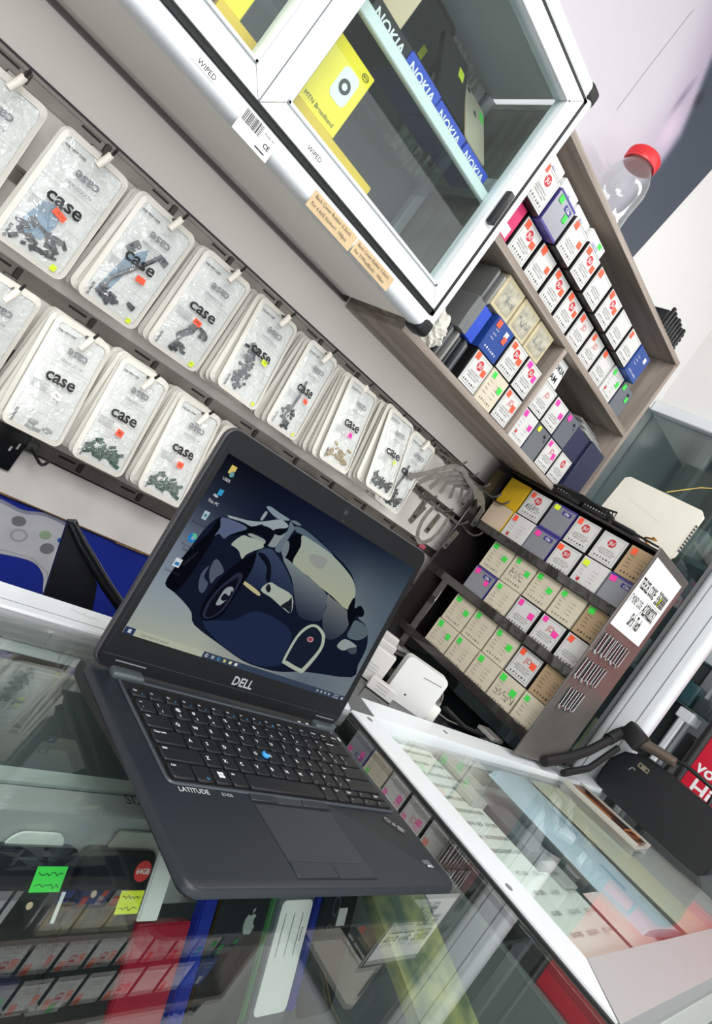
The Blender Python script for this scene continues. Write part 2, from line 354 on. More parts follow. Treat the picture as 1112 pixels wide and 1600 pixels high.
# ================================================================== DISPLAY BOARD WITH RAILS
PY = 1.035
t = thing('display_board', 'white display board with metal rails behind the hanging pouches', 'display board', (0.3, PY, -0.342))
b = B((0.3, PY, -0.342)); b.box(-0.9, 1.405, PY, 1.0495, -0.3405, 0.70); b.build('board', board_white, t)
b = B((0.3, PY, -0.342)); random.seed(2)
x = -0.9
while x < 1.40:
    w = random.uniform(0.02, 0.06); x1 = min(x + w, 1.405); b.box(x, x1, PY + 0.001, 1.0494, -0.3405 - random.uniform(0.001, 0.006), -0.3405); x = x1
b.build('raw_edge', mat('raw_chipboard', (150, 112, 74), 0.8, var=0.4, vscale=80), t)
RAILS = [0.163, 0.0605, -0.046, -0.150, -0.252]
def rail_mesh(b):
    b.box(-0.9, 1.400, -0.0035, 0.0, -0.0105, -0.006); b.box(-0.9, 1.400, -0.0035, 0.0, 0.006, 0.0105)
    b.box(-0.9, 1.400, -0.0010, 0.0, -0.006, 0.006)
for i, z in enumerate(RAILS):
    r = inst('rail', 'rail', rail_mesh, mat('rail_metal', (138, 132, 124), 0.4, metal=0.7, var=0.2, vscale=20), t, (-0.3, 0.0, z + 0.342))
    for k in range(7, 19):
        x = -0.86 + k * 0.119; inst('slot', 'slot', lambda b: b.box(0, 0.030, -0.0013, -0.0008, 0.001, 0.0045), mat('rail_slot', (40, 36, 33), 0.5, metal=0.3), r, (x, 0, 0))
        inst('joint_clip', 'jclip', lambda b: b.box(0, 0.009, -0.0042, -0.0005, -0.0085, 0.0085, 0.001), mat('rail_clip', (70, 64, 60), 0.4, metal=0.6), r, (x + 0.036, 0, 0))
b = B((0.3, PY, -0.342)); b.box(-0.9, 1.40, PY - 0.0025, PY, 0.1745, 0.1775); b.box(-0.9, 1.40, PY - 0.0025, PY, -0.2655, -0.2625); b.build('black_strip', black_pl, t)
b = B((0.3, PY, -0.342)); b.rect(Fr((0, PY - 0.0036, 0)), 1.335, -0.046, 0.035, 0.010, 0.0005); b.build('red_tape', mat('red_tape', (205, 96, 110), 0.5), t)

# ---- hooks
sleeve_m = mat('sleeve_white', (232, 224, 214), 0.45)
def hook_rod(b):
    b.tube([(0, 0.0, 0), (0, -0.060, -0.001), (0, -0.071, 0.001), (0, -0.078, 0.006), (0, -0.083, 0.013)], 0.0024, 8)
def hook_clip(b):
    b.box(-0.009, 0.009, -0.004, -0.0005, -0.009, 0.010, 0.001); b.tube([(-0.006, -0.004, -0.002), (0.006, -0.004, -0.002)], 0.0028, 8)
def sleeve(b):
    b.tube([(0, -0.0735, 0.004), (-0.002, -0.0755, -0.004), (-0.005, -0.0765, -0.013), (-0.007, -0.0770, -0.019)], [0.0048, 0.0052, 0.0050, 0.0047], 12)
NTH = ('first', 'second', 'third', 'fourth', 'fifth', 'sixth', 'seventh', 'eighth', 'ninth', 'tenth')
def hook(x, z, label, tilt=0.0, sl=True, y=PY - 0.0036):
    t = thing('display_hook', label, 'hook', (x, y, z), (0, tilt, 0), 'hooks on the display board')
    inst('rod', 'hook_rod', hook_rod, dark_steel, t); inst('clip', 'hook_clip', hook_clip, steel, t)
    if sl: inst('plastic_sleeve', 'sleeve', sleeve, sleeve_m, t)
    return t

# ---- pouches: origin at the hanging hole, hanging down, front towards -y
PWD, PHT = 0.098, 0.168
pouch_m = mat('pouch_plastic', (226, 222, 212), 0.35, spec=0.5, var=0.05, vscale=20, bump=0.25, bscale=40)
pouch_in = mat('pouch_inside', (232, 231, 227), 0.4, var=0.08, vscale=25)
film_m = glass('pouch_film', (246, 248, 248), haze=0.05, hazecol=(236, 238, 236), f0=0.07, rough=0.03, bump=1.0, bscale=62, boost=1.3)
def pouch_body(b):
    F = Fr((0, 0, 0)); n = 8
    b.plate(F, rrect(PWD, PHT, 0.012, 5, 0, -PHT / 2 + 0.010), 0.0012, 0.0, back=True)
    out = rrect(PWD - 0.002, PHT - 0.002, 0.011, 5, 0, -PHT / 2 + 0.010); inn = rrect(PWD - 0.014, PHT - 0.016, 0.008, 5, 0, -PHT / 2 + 0.009); k = len(out)
    # sealed rim, a little proud and wavy
    vs = [F.p(x, y, 0.0013) for x, y in out] + [F.p(x, y, 0.0034 + 0.0008 * math.sin(i * 1.7)) for i, (x, y) in enumerate(inn)]
    b.add(vs, [(i, (i + 1) % k, k + (i + 1) % k, k + i) for i in range(k)])
def pouch_window(b): b.plate(Fr((0, 0, 0)), rrect(PWD - 0.014, PHT - 0.016, 0.008, 5, 0, -PHT / 2 + 0.009), 0.0003, 0.0014)
def bulge(u, v, seed):
    w = (1 - abs(u) ** 3) * (1 - abs(v) ** 4)
    return 0.0036 + w * (0.0045 + 0.0035 * max(0, -v)) + 0.0011 * math.sin(9 * u + 5 * v + seed) * w + 0.0009 * math.sin(17 * v - 7 * u + 2 * seed) * w
def pouch_film(seed):
    def fn(b):
        nx, ny = 14, 22; w, h = PWD - 0.014, PHT - 0.016; cy = -PHT / 2 + 0.009
        vs = []
        for j in range(ny + 1):
            for i in range(nx + 1):
                u, v = 2 * i / nx - 1, 2 * j / ny - 1; vs.append((u * w / 2, -bulge(u, v, seed), cy + v * h / 2))
        b.add(vs, [(j * (nx + 1) + i, j * (nx + 1) + i + 1, (j + 1) * (nx + 1) + i + 1, (j + 1) * (nx + 1) + i) for j in range(ny) for i in range(nx)])
    return fn
class Bulged(Fr):
    """print frame that follows the film"""
    def __init__(s, seed): super().__init__((0, 0, 0)); s.seed = seed
    def p(s, x, y, z=0.0):
        w, h = (PWD - 0.014) / 2, (PHT - 0.016) / 2; u = max(-1, min(1, x / w)); v = max(-1, min(1, (y + PHT / 2 - 0.009) / h))
        return Vector((x, -bulge(u, v, s.seed) - z - 0.0004, y))
def print_main(seed, part):
    def fn(b):
        F = Bulged(seed)
        if part == 0: b.text(F, 'case', 0.0255, -0.001, -0.080, 'C', bold=True, sx=1.12)
        elif part == 1: b.text(F, 'THE NEW CASE', 0.0042, -0.040, -0.012, 'L', bold=True)
        else: b.text(F, 'QUALITE', 0.0048, -0.0345, -0.152, 'L', rot=PI / 2, bold=True)
    return fn
def print_faint(seed, part):
    def fn(b):
        F = Bulged(seed)
        if part == 0: b.text(F, 'case', 0.0185, 0.004, -0.0265, 'C', rot=PI, bold=True, sx=1.1)
        elif part == 1: b.text(F, 'ACCESSORIES', 0.0062, 0.002, -0.0445, 'C', rot=PI)
        elif part == 2:
            for i, y in enumerate((-0.052, -0.058, -0.098, -0.112, -0.126)): b.line(F, [(-0.036 + 0.01 * (i % 2), y), (0.0, y), (0.036, y)], 0.0003)
        else:
            for j in range(6): b.line(F, [(-0.037, -0.087 - 0.0022 * j), (-0.012, -0.087 - 0.0022 * j)], 0.0006)
    return fn
def content(kind):
    def fn(b):
        rnd = random.Random(len(kind) * 31 + ord(kind[0])); F = Fr((0, 0, 0))
        def M(a): return Matrix.Rotation(a, 3, 'Y')
        if kind in ('green', 'gold', 'darkbits', 'silver'):
            n = {'green': 34, 'gold': 26, 'darkbits': 30, 'silver': 26}[kind]
            for i in range(n):
                x = rnd.uniform(-0.030, 0.030); z = -0.144 + abs(rnd.gauss(0, 1)) * 0.011
                l = rnd.uniform(0.008, 0.016); b.obox((x, -rnd.uniform(0.0020, 0.0046), z), M(rnd.uniform(-0.9, 0.9)), l, 0.0022, rnd.uniform(0.003, 0.0055), 0.0004)
        elif kind == 'board':
            for i in range(26):
                b.obox((rnd.uniform(-0.032, 0.026), -rnd.uniform(0.002, 0.0048), rnd.uniform(-0.147, -0.112)), M(rnd.uniform(-0.8, 0.8)), rnd.uniform(0.006, 0.018), 0.002, rnd.uniform(0.004, 0.010), 0.0005)
        elif kind == 'flex':
            b.tube([(0.020, -0.004, -0.045), (0.012, -0.005, -0.060), (0.0, -0.005, -0.080), (-0.012, -0.005, -0.098), (-0.022, -0.005, -0.115), (-0.024, -0.005, -0.135)], 0.0032, 6)
            b.obox((0.026, -0.0035, -0.050), M(0.2), 0.014, 0.002, 0.010); b.obox((-0.02, -0.0045, -0.06), M(0.5), 0.012, 0.003, 0.02, 0.001)
            for i in range(12): b.obox((rnd.uniform(-0.025, 0.025), -rnd.uniform(0.003, 0.006), rnd.uniform(-0.148, -0.128)), M(rnd.uniform(-0.8, 0.8)), 0.013, 0.0025, 0.005, 0.0006)
        elif kind == 'loops':
            for k in range(4):
                q = [(0.012 + 0.004 * k * math.cos(a) + 0.006 * math.cos(a), -0.004 - 0.0006 * k, -0.104 + 0.009 * math.sin(a)) for a in [x * 0.5 for x in range(-1, 8)]]
                b.tube(q + [(-0.006 - 0.003 * k, -0.004, -0.122), (-0.014 + 0.004 * k, -0.004, -0.146 + 0.002 * k)], 0.0017, 6)
            for i in range(8): b.obox((rnd.uniform(-0.022, 0.012), -0.005, rnd.uniform(-0.148, -0.132)), M(rnd.uniform(-0.6, 0.6)), 0.009, 0.003, 0.005, 0.0006)
        elif kind == 'strip':
            b.tube([(-0.006, -0.005, -0.058), (-0.004, -0.0055, -0.085), (-0.008, -0.005, -0.110), (-0.014, -0.0045, -0.128)], 0.0024, 6)
            for i in range(22): b.obox((rnd.uniform(-0.026, 0.012), -rnd.uniform(0.003, 0.006), rnd.uniform(-0.150, -0.112)), M(rnd.uniform(-0.8, 0.8)), rnd.uniform(0.006, 0.012), 0.0025, 0.004, 0.0006)
        elif kind == 'column':
            for i in range(44): b.obox((rnd.gauss(-0.016, 0.007), -rnd.uniform(0.003, 0.006), -0.068 - 0.078 * i / 44), M(rnd.uniform(-0.8, 0.8)), rnd.uniform(0.006, 0.012), 0.0025, 0.005, 0.0006)
        elif kind == 'pale':
            for i in range(8): b.obox((rnd.uniform(-0.01, 0.03), -0.003, rnd.uniform(-0.150, -0.138)), M(rnd.uniform(-0.4, 0.4)), 0.012, 0.002, 0.004, 0.0005)
        elif kind == 'blue':
            b.plate(Fr((0, -0.0012, 0)), [(-0.03, -0.118), (-0.022, -0.085), (0.0, -0.078), (0.006, -0.10), (0.0, -0.128), (-0.02, -0.132)], 0.0024)
        elif kind == 'blue2':
            b.plate(Fr((0, -0.0012, 0)), [(-0.02, -0.075), (0.0, -0.05), (0.006, -0.07), (-0.008, -0.10), (-0.016, -0.14), (-0.03, -0.14)], 0.0012)
    return fn
CM = {'green': mat('green_connectors', (44, 84, 66), 0.35, var=0.4, vscale=120), 'gold': mat('gold_pins', (186, 164, 120), 0.3, metal=0.7), 'darkbits': mat('dark_bits', (46, 48, 52), 0.4, var=0.4, vscale=90),
      'silver': mat('silver_bits', (90, 94, 100), 0.35, var=0.4, vscale=90), 'board': mat('dark_boards', (52, 52, 56), 0.35, var=0.4, vscale=70), 'flex': mat('black_flex', (44, 46, 54), 0.35),
      'loops': mat('black_loops', (40, 44, 50), 0.4), 'strip': mat('black_strip_parts', (48, 50, 56), 0.4), 'column': mat('column_parts', (70, 76, 82), 0.4, var=0.4, vscale=80),
      'pale': mat('pale_bits', (170, 174, 170), 0.5), 'blue': mat('blue_foil', (112, 146, 172), 0.3, coat=0.4), 'blue2': mat('blue_foil', (112, 146, 172))}
case_ink = mat('case_ink', (24, 24, 26), 0.5); faint_ink = mat('faint_ink', (132, 134, 138), 0.6)
def place_pouch(x, y, z, lean, roll, label, group=None, spec=None, seed=1, sx=1.0):
    if not spec:
        o = inst('accessory_pouch', 'pouch_body', pouch_body, pouch_m, None, (x, y, z + H), (lean, roll, 0)); o.scale.x = sx; return tag(o, label, 'pouch', group)
    t = thing('accessory_pouch', label, 'pouch', (x, y, z), (lean, roll, 0), group); t.scale.x = sx
    inst('bag', 'pouch_body', pouch_body, pouch_m, t)
    if spec:
        inst('inner_panel', 'pouch_window', pouch_window, pouch_in, t)
        for k in spec['in']: inst('contents', ('content', k), content(k), CM[k], t)
        f = inst('film', ('film', seed % 4), pouch_film(seed % 4), film_m, t)
        if spec.get('txt', 1):
            [inst(nm, ('pm', k, seed % 4), print_main(seed % 4, k), case_ink, f) for k, nm in enumerate(('logo', 'header_text', 'side_text'))]; [inst(nm, ('pf', k, seed % 4), print_faint(seed % 4, k), faint_ink, f) for k, nm in enumerate(('inverted_logo', 'inverted_text', 'ruled_lines', 'paragraph'))][2]['kind'] = 'stuff'
        for k, (c, sx, sz, sw, sh, rr) in enumerate(spec.get('st', [])):
            F = Bulged(seed % 4); b = B(); b.rect(F, sx, sz, sw, sh, 0.0, 0.0009, rr); o = b.build('price_sticker', STK[c], t)
            b = B(); b.line(F, [(sx - sw * 0.3, sz), (sx - sw * 0.1, sz + sh * 0.2), (sx + sw * 0.05, sz - sh * 0.15), (sx + sw * 0.3, sz + sh * 0.1)], 0.0006, 0.0011); b.build('handwriting', ink, o)
    return t
O = 'orange'
SP = [ # x, z of the hole, y of front, forward swing of the bottom, roll, contents, stickers, count behind, words
 (0.117, 0.134, 0.985, 0.012, -0.02, ['silver'], [], 2, 'half cut off by the left edge of the picture', 0),
 (0.237, 0.136, 0.985, 0.014, 0.015, ['blue', 'board'], [(O, 0.0, -0.088, 0.018, 0.009, -0.25), ('yellow', 0.030, -0.148, 0.008, 0.008, 0)], 1, 'holding a pale blue foil and dark circuit boards', 1),
 (0.356, 0.138, 0.983, 0.010, 0.01, ['blue2', 'flex'], [(O, 0.012, -0.092, 0.015, 0.009, 0.1), ('yellow', 0.032, -0.149, 0.007, 0.007, 0)], 4, 'holding a black flex with blue film', 2),
 (0.472, 0.139, 0.980, 0.012, 0.0, ['loops'], [(O, 0.0, -0.092, 0.014, 0.009, -0.1), ('yellow', 0.032, -0.149, 0.008, 0.008, 0)], 3, 'holding short black looped cables', 3),
 (0.590, 0.140, 0.978, 0.042, 0.02, ['column'], [('yellow', 0.012, -0.083, 0.013, 0.009, 0), ('yellow', 0.034, -0.150, 0.006, 0.006, 0)], 7, 'holding a column of grey parts with a yellow price tag', 4),
 (0.702, 0.140, 0.970, 0.030, 0.0, ['strip'], [(O, 0.012, -0.090, 0.013, 0.008, -0.1), ('yellow', 0.030, -0.150, 0.006, 0.006, 0)], 5, 'holding one long black flex strip', 5),
 (0.816, 0.138, 0.955, 0.050, -0.01, ['gold'], [('pink', 0.004, -0.092, 0.012, 0.009, 0)], 13, 'with a pink price tag and golden pins inside', 6),
 (0.934, 0.142, 0.945, 0.060, -0.01, ['darkbits'], [('yellow', 0.010, -0.088, 0.009, 0.008, 0)], 8, 'with black clips inside and a small yellow tag', 7),
 (1.047, 0.140, 0.965, 0.020, 0.03, ['darkbits', 'strip'], [], 2, 'last at the right end of the upper row', 8),
]
SB = [
 (0.242, -0.066, 0.985, 0.010, -0.03, ['pale'], [], 1, 'blank white and cut off by the left edge', 9),
 (0.353, -0.066, 0.980, 0.050, 0.0, ['pale'], [('white', 0.004, -0.095, 0.015, 0.010, -0.1)], 4, 'nearly empty with a white price tag', 10),
 (0.461, -0.064, 0.978, 0.042, 0.0, ['green'], [(O, 0.004, -0.098, 0.014, 0.010, -0.05)], 6, 'full of loose green connectors', 11),
 (0.573, -0.064, 0.975, 0.050, 0.0, ['green'], [(O, 0.004, -0.096, 0.012, 0.010, 0.05)], 6, 'with green connectors just left of the laptop lid', 12),
 (0.683, -0.066, 0.975, 0.020, 0.0, ['silver'], [], 5, 'mostly hidden behind the corner of the laptop lid', 13),
 (0.789, -0.066, 0.975, 0.020, 0.0, ['silver'], [], 2, '', 14), (0.905, -0.066, 0.975, 0.020, 0.0, ['silver'], [], 2, '', 15), (1.016, -0.066, 0.975, 0.020, 0.0, ['silver'], [], 2, '', 16)]
def fill_row(L, row, zr):
    for i, (x, z, y, dy, roll, kinds, st, nb, words, seed) in enumerate(L):
        hook(x * 1.0 + 0.004, zr - 0.017, '%s wall hook from the left on the %s rail of pouches' % (NTH[i], row), 0.0)
        sx = (1.0, 1.02, 1.0, 1.0, 0.93, 0.80, 0.86, 0.88, 0.95)[i] if row == 'upper' else 0.90
        lean = -math.asin(min(0.9, dy / 0.155))
        fr = words.startswith('blank') and 0 or 1
        lab = ('clear case pouch ' + words) if words else 'top of the %s pouch of the lower row behind the laptop lid' % NTH[i]
        place_pouch(x, y, z, lean, roll, lab, 'front pouches on the hooks', {'in': kinds, 'st': st, 'txt': fr}, seed, sx)
        rnd = random.Random(seed * 5 + 1)
        span = min(0.054, 1.028 - y - 0.012); step = min(0.010, span / max(1, nb))
        for k in range(nb):
            f = (k + 1) / (nb + 0.5); yy = y + 0.006 + step * (k + 0.6)
            place_pouch(x - 0.003 + rnd.uniform(-0.004, 0.003) - 0.0012 * k, yy, z + rnd.uniform(-0.002, 0.003), lean * (1 - f) * 0.95, roll + rnd.uniform(-0.04, 0.05),
                        '%s pouch behind the front one on the %s hook of the %s row' % ((NTH + ('eleventh', 'twelfth', 'thirteenth', 'fourteenth'))[k], NTH[i], row), 'stacked pouches behind the front ones', None, 1, sx)
fill_row(SP, 'upper', RAILS[0])
fill_row(SB, 'lower', RAILS[2])
hook(0.405, RAILS[4] - 0.004, 'bare metal hook on the lowest rail at the left', 0.0, False)

# ---- hooks with flex strips at the right end of the board
def long_rod(b): b.tube([(0, 0, 0), (0, -0.045, -0.003), (0, -0.068, -0.007), (0, -0.082, -0.006), (0, -0.092, 0.002), (0, -0.097, 0.012)], 0.0025, 8)
for i, (x, z) in enumerate(((1.165, RAILS[0]), (1.225, RAILS[0]), (1.285, RAILS[0]), (1.345, RAILS[0]), (1.390, RAILS[0]), (1.150, RAILS[1]), (1.225, RAILS[1]), (1.300, RAILS[1]), (1.375, RAILS[1]))):
    t = thing('display_hook', '%s long bent hook of the %s bare pair of rails beside the black rack' % (NTH[i % 5], 'upper' if i < 5 else 'lower'), 'hook', (x, PY - 0.0036, z - 0.004), (0, 0, 0), 'long bent hooks at the right end')
    inst('rod', 'long_rod', long_rod, steel, t); inst('clip', 'hook_clip', hook_clip, steel, t)
flex_m = mat('grey_flex', (150, 148, 140), 0.3, metal=0.5, var=0.3, vscale=60)
def ribbon(b, pts, w):
    n = len(pts); P = [Vector(p) for p in pts]; vs = []
    for i in range(n):
        t = (P[min(i + 1, n - 1)] - P[max(i - 1, 0)]).normalized(); s = Vector((0, 1, 0)).cross(t).normalized() * w / 2
        vs += [P[i] - s, P[i] + s, P[i] + s + Vector((0, 0.0012, 0)), P[i] - s + Vector((0, 0.0012, 0))]
    fs = [(0, 1, 2, 3)]
    for i in range(n - 1):
        a = 4 * i
        for k in range(4): fs.append((a + k, a + 4 + k, a + 4 + (k + 1) % 4, a + (k + 1) % 4))
    b.add(vs, fs)
for i in range(6):
    x0 = 1.150 + 0.036 * i; y = 0.945 + 0.006 * i; b = B((x0, y, 0.146))
    q = [(x0 - 0.105 + 0.012 * i, y, 0.062 + 0.006 * i), (x0 - 0.07, y, 0.085 + 0.008 * i), (x0 - 0.03, y, 0.120 + 0.004 * i), (x0, y, 0.1445), (x0 + 0.03, y, 0.152 - 0.004 * i), (x0 + 0.055, y, 0.150 - 0.008 * i)]
    ribbon(b, q, 0.013); single('flex_strip', b, flex_m, '%s grey flex strip drooping over the long hooks, counted from the left' % NTH[i], 'flex strip', 'grey flex strips')
b = B((1.22, 0.96, 0.05)); ribbon(b, [(1.225 + 0.034 * math.cos(a), 0.962 - 0.001 * k, 0.014 + 0.052 * math.sin(a)) for k, a in enumerate([R(140 + 26 * j) for j in range(11)])], 0.011)
single('flex_strip', b, flex_m, 'grey flex strip curled into a loop under the lower long hooks', 'flex strip', 'grey flex strips')
def blade(b):
    b.plate(F0, rrect(0.016, 0.052, 0.003, 3, 0, -0.026), 0.002, 0.0, back=True)
def blade_holes(b):
    for k in range(4): b.rect(F0, -0.002, -0.006 - 0.005 * k, 0.005, 0.002, 0.0004, 0.002)
    b.rect(F0, 0, -0.042, 0.010, 0.006, 0.0004, 0.002)
for i, (x, y, z) in enumerate(((1.255, 0.950, 0.135), (1.340, 0.950, 0.118), (1.145, 0.950, 0.045), (1.215, 0.950, 0.040), (1.310, 0.950, 0.034), (1.170, 0.962, 0.036))):
    t = thing('steel_tag', '%s shiny steel tag with slots hanging from the long hooks, left to right' % NTH[i], 'tag', (x, y, z), (0, 0.08 * (i - 2), 0), 'slotted steel tags')
    inst('plate', 'blade', blade, steel, t); inst('slot_row', 'blade_holes', blade_holes, ink, t)

# ================================================================== HANGING CABINET
CX0, CX1, CZ0, CZ1, CY0, CY1 = -0.62, 0.716, 0.250, 0.722, 0.790, 1.034
co = (0.2, 0.9, CZ0)
cab = thing('wall_cabinet', 'white framed glass wall cabinet hanging above the pouches', 'cabinet', co)
def ct(name, m, fn, parent=cab, **kw): b = B(co); fn(b); return b.build(name, m, parent, **kw)
ct('frame_tube', white_alu, lambda b: b.plate(Fr((0, CY0 + 0.016, CZ0 + 0.013), (0, 1, 0), (0, 0, 1)), rrect(0.034, 0.030, 0.011, 5), CX1 - 0.018 - CX0, CX0, back=True))
ct('frame_tube', white_alu, lambda b: b.plate(Fr((0, CY0 + 0.016, CZ1 - 0.013), (0, 1, 0), (0, 0, 1)), rrect(0.034, 0.030, 0.011, 5), CX1 - 0.014 - CX0, CX0, back=True))
ct('frame_tube', white_alu, lambda b: b.plate(Fr((CX1 - 0.010, CY0 + 0.016, 0), (1, 0, 0), (0, 1, 0)), rrect(0.022, 0.034, 0.009, 5), CZ1 - 0.018 - CZ0 - 0.018, CZ0 + 0.018, back=True))
for z in (CZ0 + 0.008, CZ1 - 0.010):
    ct('corner_cap', black_rub, lambda b: b.box(CX1 - 0.030, CX1 + 0.003, CY0 - 0.002, CY0 + 0.036, z - 0.016, z + 0.014, 0.009, 3))
GZ = 0.0295
ct('gasket', black_rub, lambda b: (b.box(CX0, CX1 - 0.016, CY0 - 0.001, CY0 + 0.020, CZ0 + 0.026, CZ0 + 0.033), b.box(CX0, CX1 - 0.016, CY0 - 0.001, CY0 + 0.020, CZ1 - 0.033, CZ1 - 0.026), b.box(CX1 - 0.024, CX1 - 0.016, CY0 - 0.001, CY0 + 0.020, CZ0 + 0.026, CZ1 - 0.026)))
def door(b, x0, x1):
    z0, z1, w = CZ0 + 0.034, CZ1 - 0.034, 0.030; y0, y1 = CY0 - 0.004, CY0 + 0.018
    for q in ([(x0, z0), (x1, z0), (x1 - w, z0 + w), (x0 + w, z0 + w)], [(x0, z1), (x1, z1), (x1 - w, z1 - w), (x0 + w, z1 - w)], [(x0, z0), (x0 + w, z0 + w), (x0 + w, z1 - w), (x0, z1)], [(x1, z0), (x1 - w, z0 + w), (x1 - w, z1 - w), (x1, z1)]):
        c = (sum(p[0] for p in q) / 4, sum(p[1] for p in q) / 4); q = [(c[0] + (p[0] - c[0]) * 0.997, c[1] + (p[1] - c[1]) * 0.997) for p in q]
        b.plate(Fr((0, y1, 0)), q, y1 - y0, back=True)
    # raised lip round the pane
    w2 = w - 0.005
    for q in ((x0 + w2, x1 - w2, z0 + w2, z0 + w), (x0 + w2, x1 - w2, z1 - w, z1 - w2), (x0 + w2, x0 + w, z0 + w2, z1 - w2), (x1 - w, x1 - w2, z0 + w2, z1 - w2)): b.box(q[0], q[1], y0 - 0.003, y0, q[2], q[3], 0.001)
for x0, x1 in ((-0.519, -0.117), (-0.115, 0.287), (0.289, CX1 - 0.025)):
    d = ct('door', white_alu, lambda b: door(b, x0, x1))
    ct('door_glass', pane_glass, lambda b: b.box(x0 + 0.029, x1 - 0.029, CY0 + 0.004, CY0 + 0.008, CZ0 + 0.063, CZ1 - 0.063), d)
    if x0 > 0: ct('handle', black_pl, lambda b: b.box(x1 - 0.022, x1 - 0.010, CY0 - 0.016, CY0 - 0.004, 0.438, 0.496, 0.002, 2), d)
grey_in = mat('cabinet_inner_alu', (168, 174, 176), 0.4)
ct('back_panel', mat('cabinet_back', (84, 92, 92), 0.35, var=0.15, vscale=3), lambda b: b.box(CX0, CX1 - 0.004, CY1 - 0.006, CY1, CZ0 + 0.012, CZ1))
ct('back_rail', grey_in, lambda b: b.box(CX0, CX1 - 0.03, CY1 - 0.022, CY1 - 0.007, 0.500, 0.530, 0.002))
ct('back_rail', grey_in, lambda b: b.box(CX0, CX1 - 0.03, CY1 - 0.022, CY1 - 0.007, CZ0 + 0.012, CZ0 + 0.04, 0.002))
ct('back_rail', grey_in, lambda b: b.box(CX0, CX1 - 0.03, CY1 - 0.022, CY1 - 0.007, CZ1 - 0.05, CZ1 - 0.02, 0.002))
for y in (CY0 + 0.034, CY1 - 0.03): ct('side_upright', grey_in, lambda b: b.box(CX1 - 0.026, CX1 - 0.006, y, y + 0.020, CZ0 + 0.02, CZ1 - 0.02, 0.002))
ct('side_rail', grey_in, lambda b: (b.box(CX1 - 0.026, CX1 - 0.006, CY0 + 0.055, CY1 - 0.031, CZ0 + 0.014, CZ0 + 0.04, 0.002)))
ct('side_rail', grey_in, lambda b: (b.box(CX1 - 0.026, CX1 - 0.006, CY0 + 0.055, CY1 - 0.031, 0.500, 0.530, 0.002)))
ct('side_glass', pane_glass, lambda b: b.box(CX1 - 0.005, CX1 - 0.001, CY0 + 0.034, CY1 - 0.002, CZ0 + 0.02, CZ1 - 0.02))
ct('bottom_glass', glass('milky_glass', (214, 222, 218), haze=0.88, hazecol=(243, 241, 232), f0=0.05), lambda b: b.box(CX0, CX1 - 0.02, CY0 + 0.034, CY1 - 0.012, CZ0 + 0.006, CZ0 + 0.011))
ct('bottom_rail', dark_steel, lambda b: b.box(CX0, CX1 - 0.002, CY1 - 0.011, CY1, CZ0, CZ0 + 0.0115))
ct('top_panel', white_alu, lambda b: b.box(CX0, CX1 - 0.004, CY0 + 0.034, CY1, CZ1 - 0.01, CZ1))
sh = ct('glass_shelf', glass('shelf_glass', (222, 234, 230), f0=0.05), lambda b: b.box(CX0, CX1 - 0.03, CY0 + 0.030, CY1 - 0.024, 0.472, 0.476))
ct('shelf_edge', mat('shelf_edge', (224, 231, 230), 0.3), lambda b: b.box(CX0, CX1 - 0.03, CY0 + 0.020, CY0 + 0.0295, 0.464, 0.482, 0.002), sh)
# stickers on the bottom tube
FT = Fr((0, CY0 - 0.0012, 0)); tan = mat('tan_label', (206, 180, 140), 0.7, var=0.1, vscale=30)
def label_tag(x, z, w, h, m, rows, name, rotl=0.0):
    o = ct(name, m, lambda b: b.rect(FT, x, z, w, h, 0.0006, 0.0, rotl))
    ct('lettering', ink, lambda b: [b.text(Fr((x, CY0 - 0.0012, z), (math.cos(rotl), 0, math.sin(rotl)), (-math.sin(rotl), 0, math.cos(rotl))), s, sz, -w / 2 + dx, dz, z=0.0009) for s, sz, dx, dz in rows], o)
label_tag(0.457, 0.256, 0.092, 0.024, tan, [('Back Cover Rubber 5.3inch', 0.0068, 0.005, 0.004), ('For 6.6s(5.3)(silver)  100pcs', 0.0066, 0.005, -0.006)], 'tan_label')
label_tag(0.551, 0.257, 0.090, 0.022, tan, [('Back Cover Rubber 5.5inch', 0.0068, 0.004, 0.003), ('For 7/7Plus(Black)   100pcs', 0.0066, 0.004, -0.0065)], 'tan_label')
def barcode(b):
    rnd = random.Random(5); x = 0.284
    while x < 0.312: w = rnd.uniform(0.0004, 0.0012); b.rect(FT, x, 0.263, w, 0.014, 0.0, 0.0010); x += w + rnd.uniform(0.0004, 0.001)
    b.text(FT, 'CE', 0.008, 0.322, 0.252, z=0.001, bold=True); b.text(FT, 'Model: A1', 0.004, 0.316, 0.264, z=0.001); b.rect(FT, 0.322, 0.246, 0.016, 0.0016, 0.0, 0.001)
o = ct('barcode_label', paper, lambda b: b.rect(FT, 0.309, 0.256, 0.056, 0.030, 0.0006)); ct('barcode', ink, barcode, o)
o = ct('small_label', paper, lambda b: b.rect(FT, 0.222, 0.264, 0.034, 0.011, 0.0004)); ct('lettering', ink, lambda b: b.text(FT, 'WIPED', 0.0085, 0.212, 0.2605, z=0.0008), o)
FD = Fr((0, CY0 - 0.004, 0)); o = ct('small_label', paper, lambda b: b.rect(FD, 0.378, CZ0 + 0.046, 0.036, 0.012, 0.0004)); ct('lettering', ink, lambda b: b.text(FD, 'WIPED', 0.0085, 0.367, CZ0 + 0.042, z=0.0008), o)

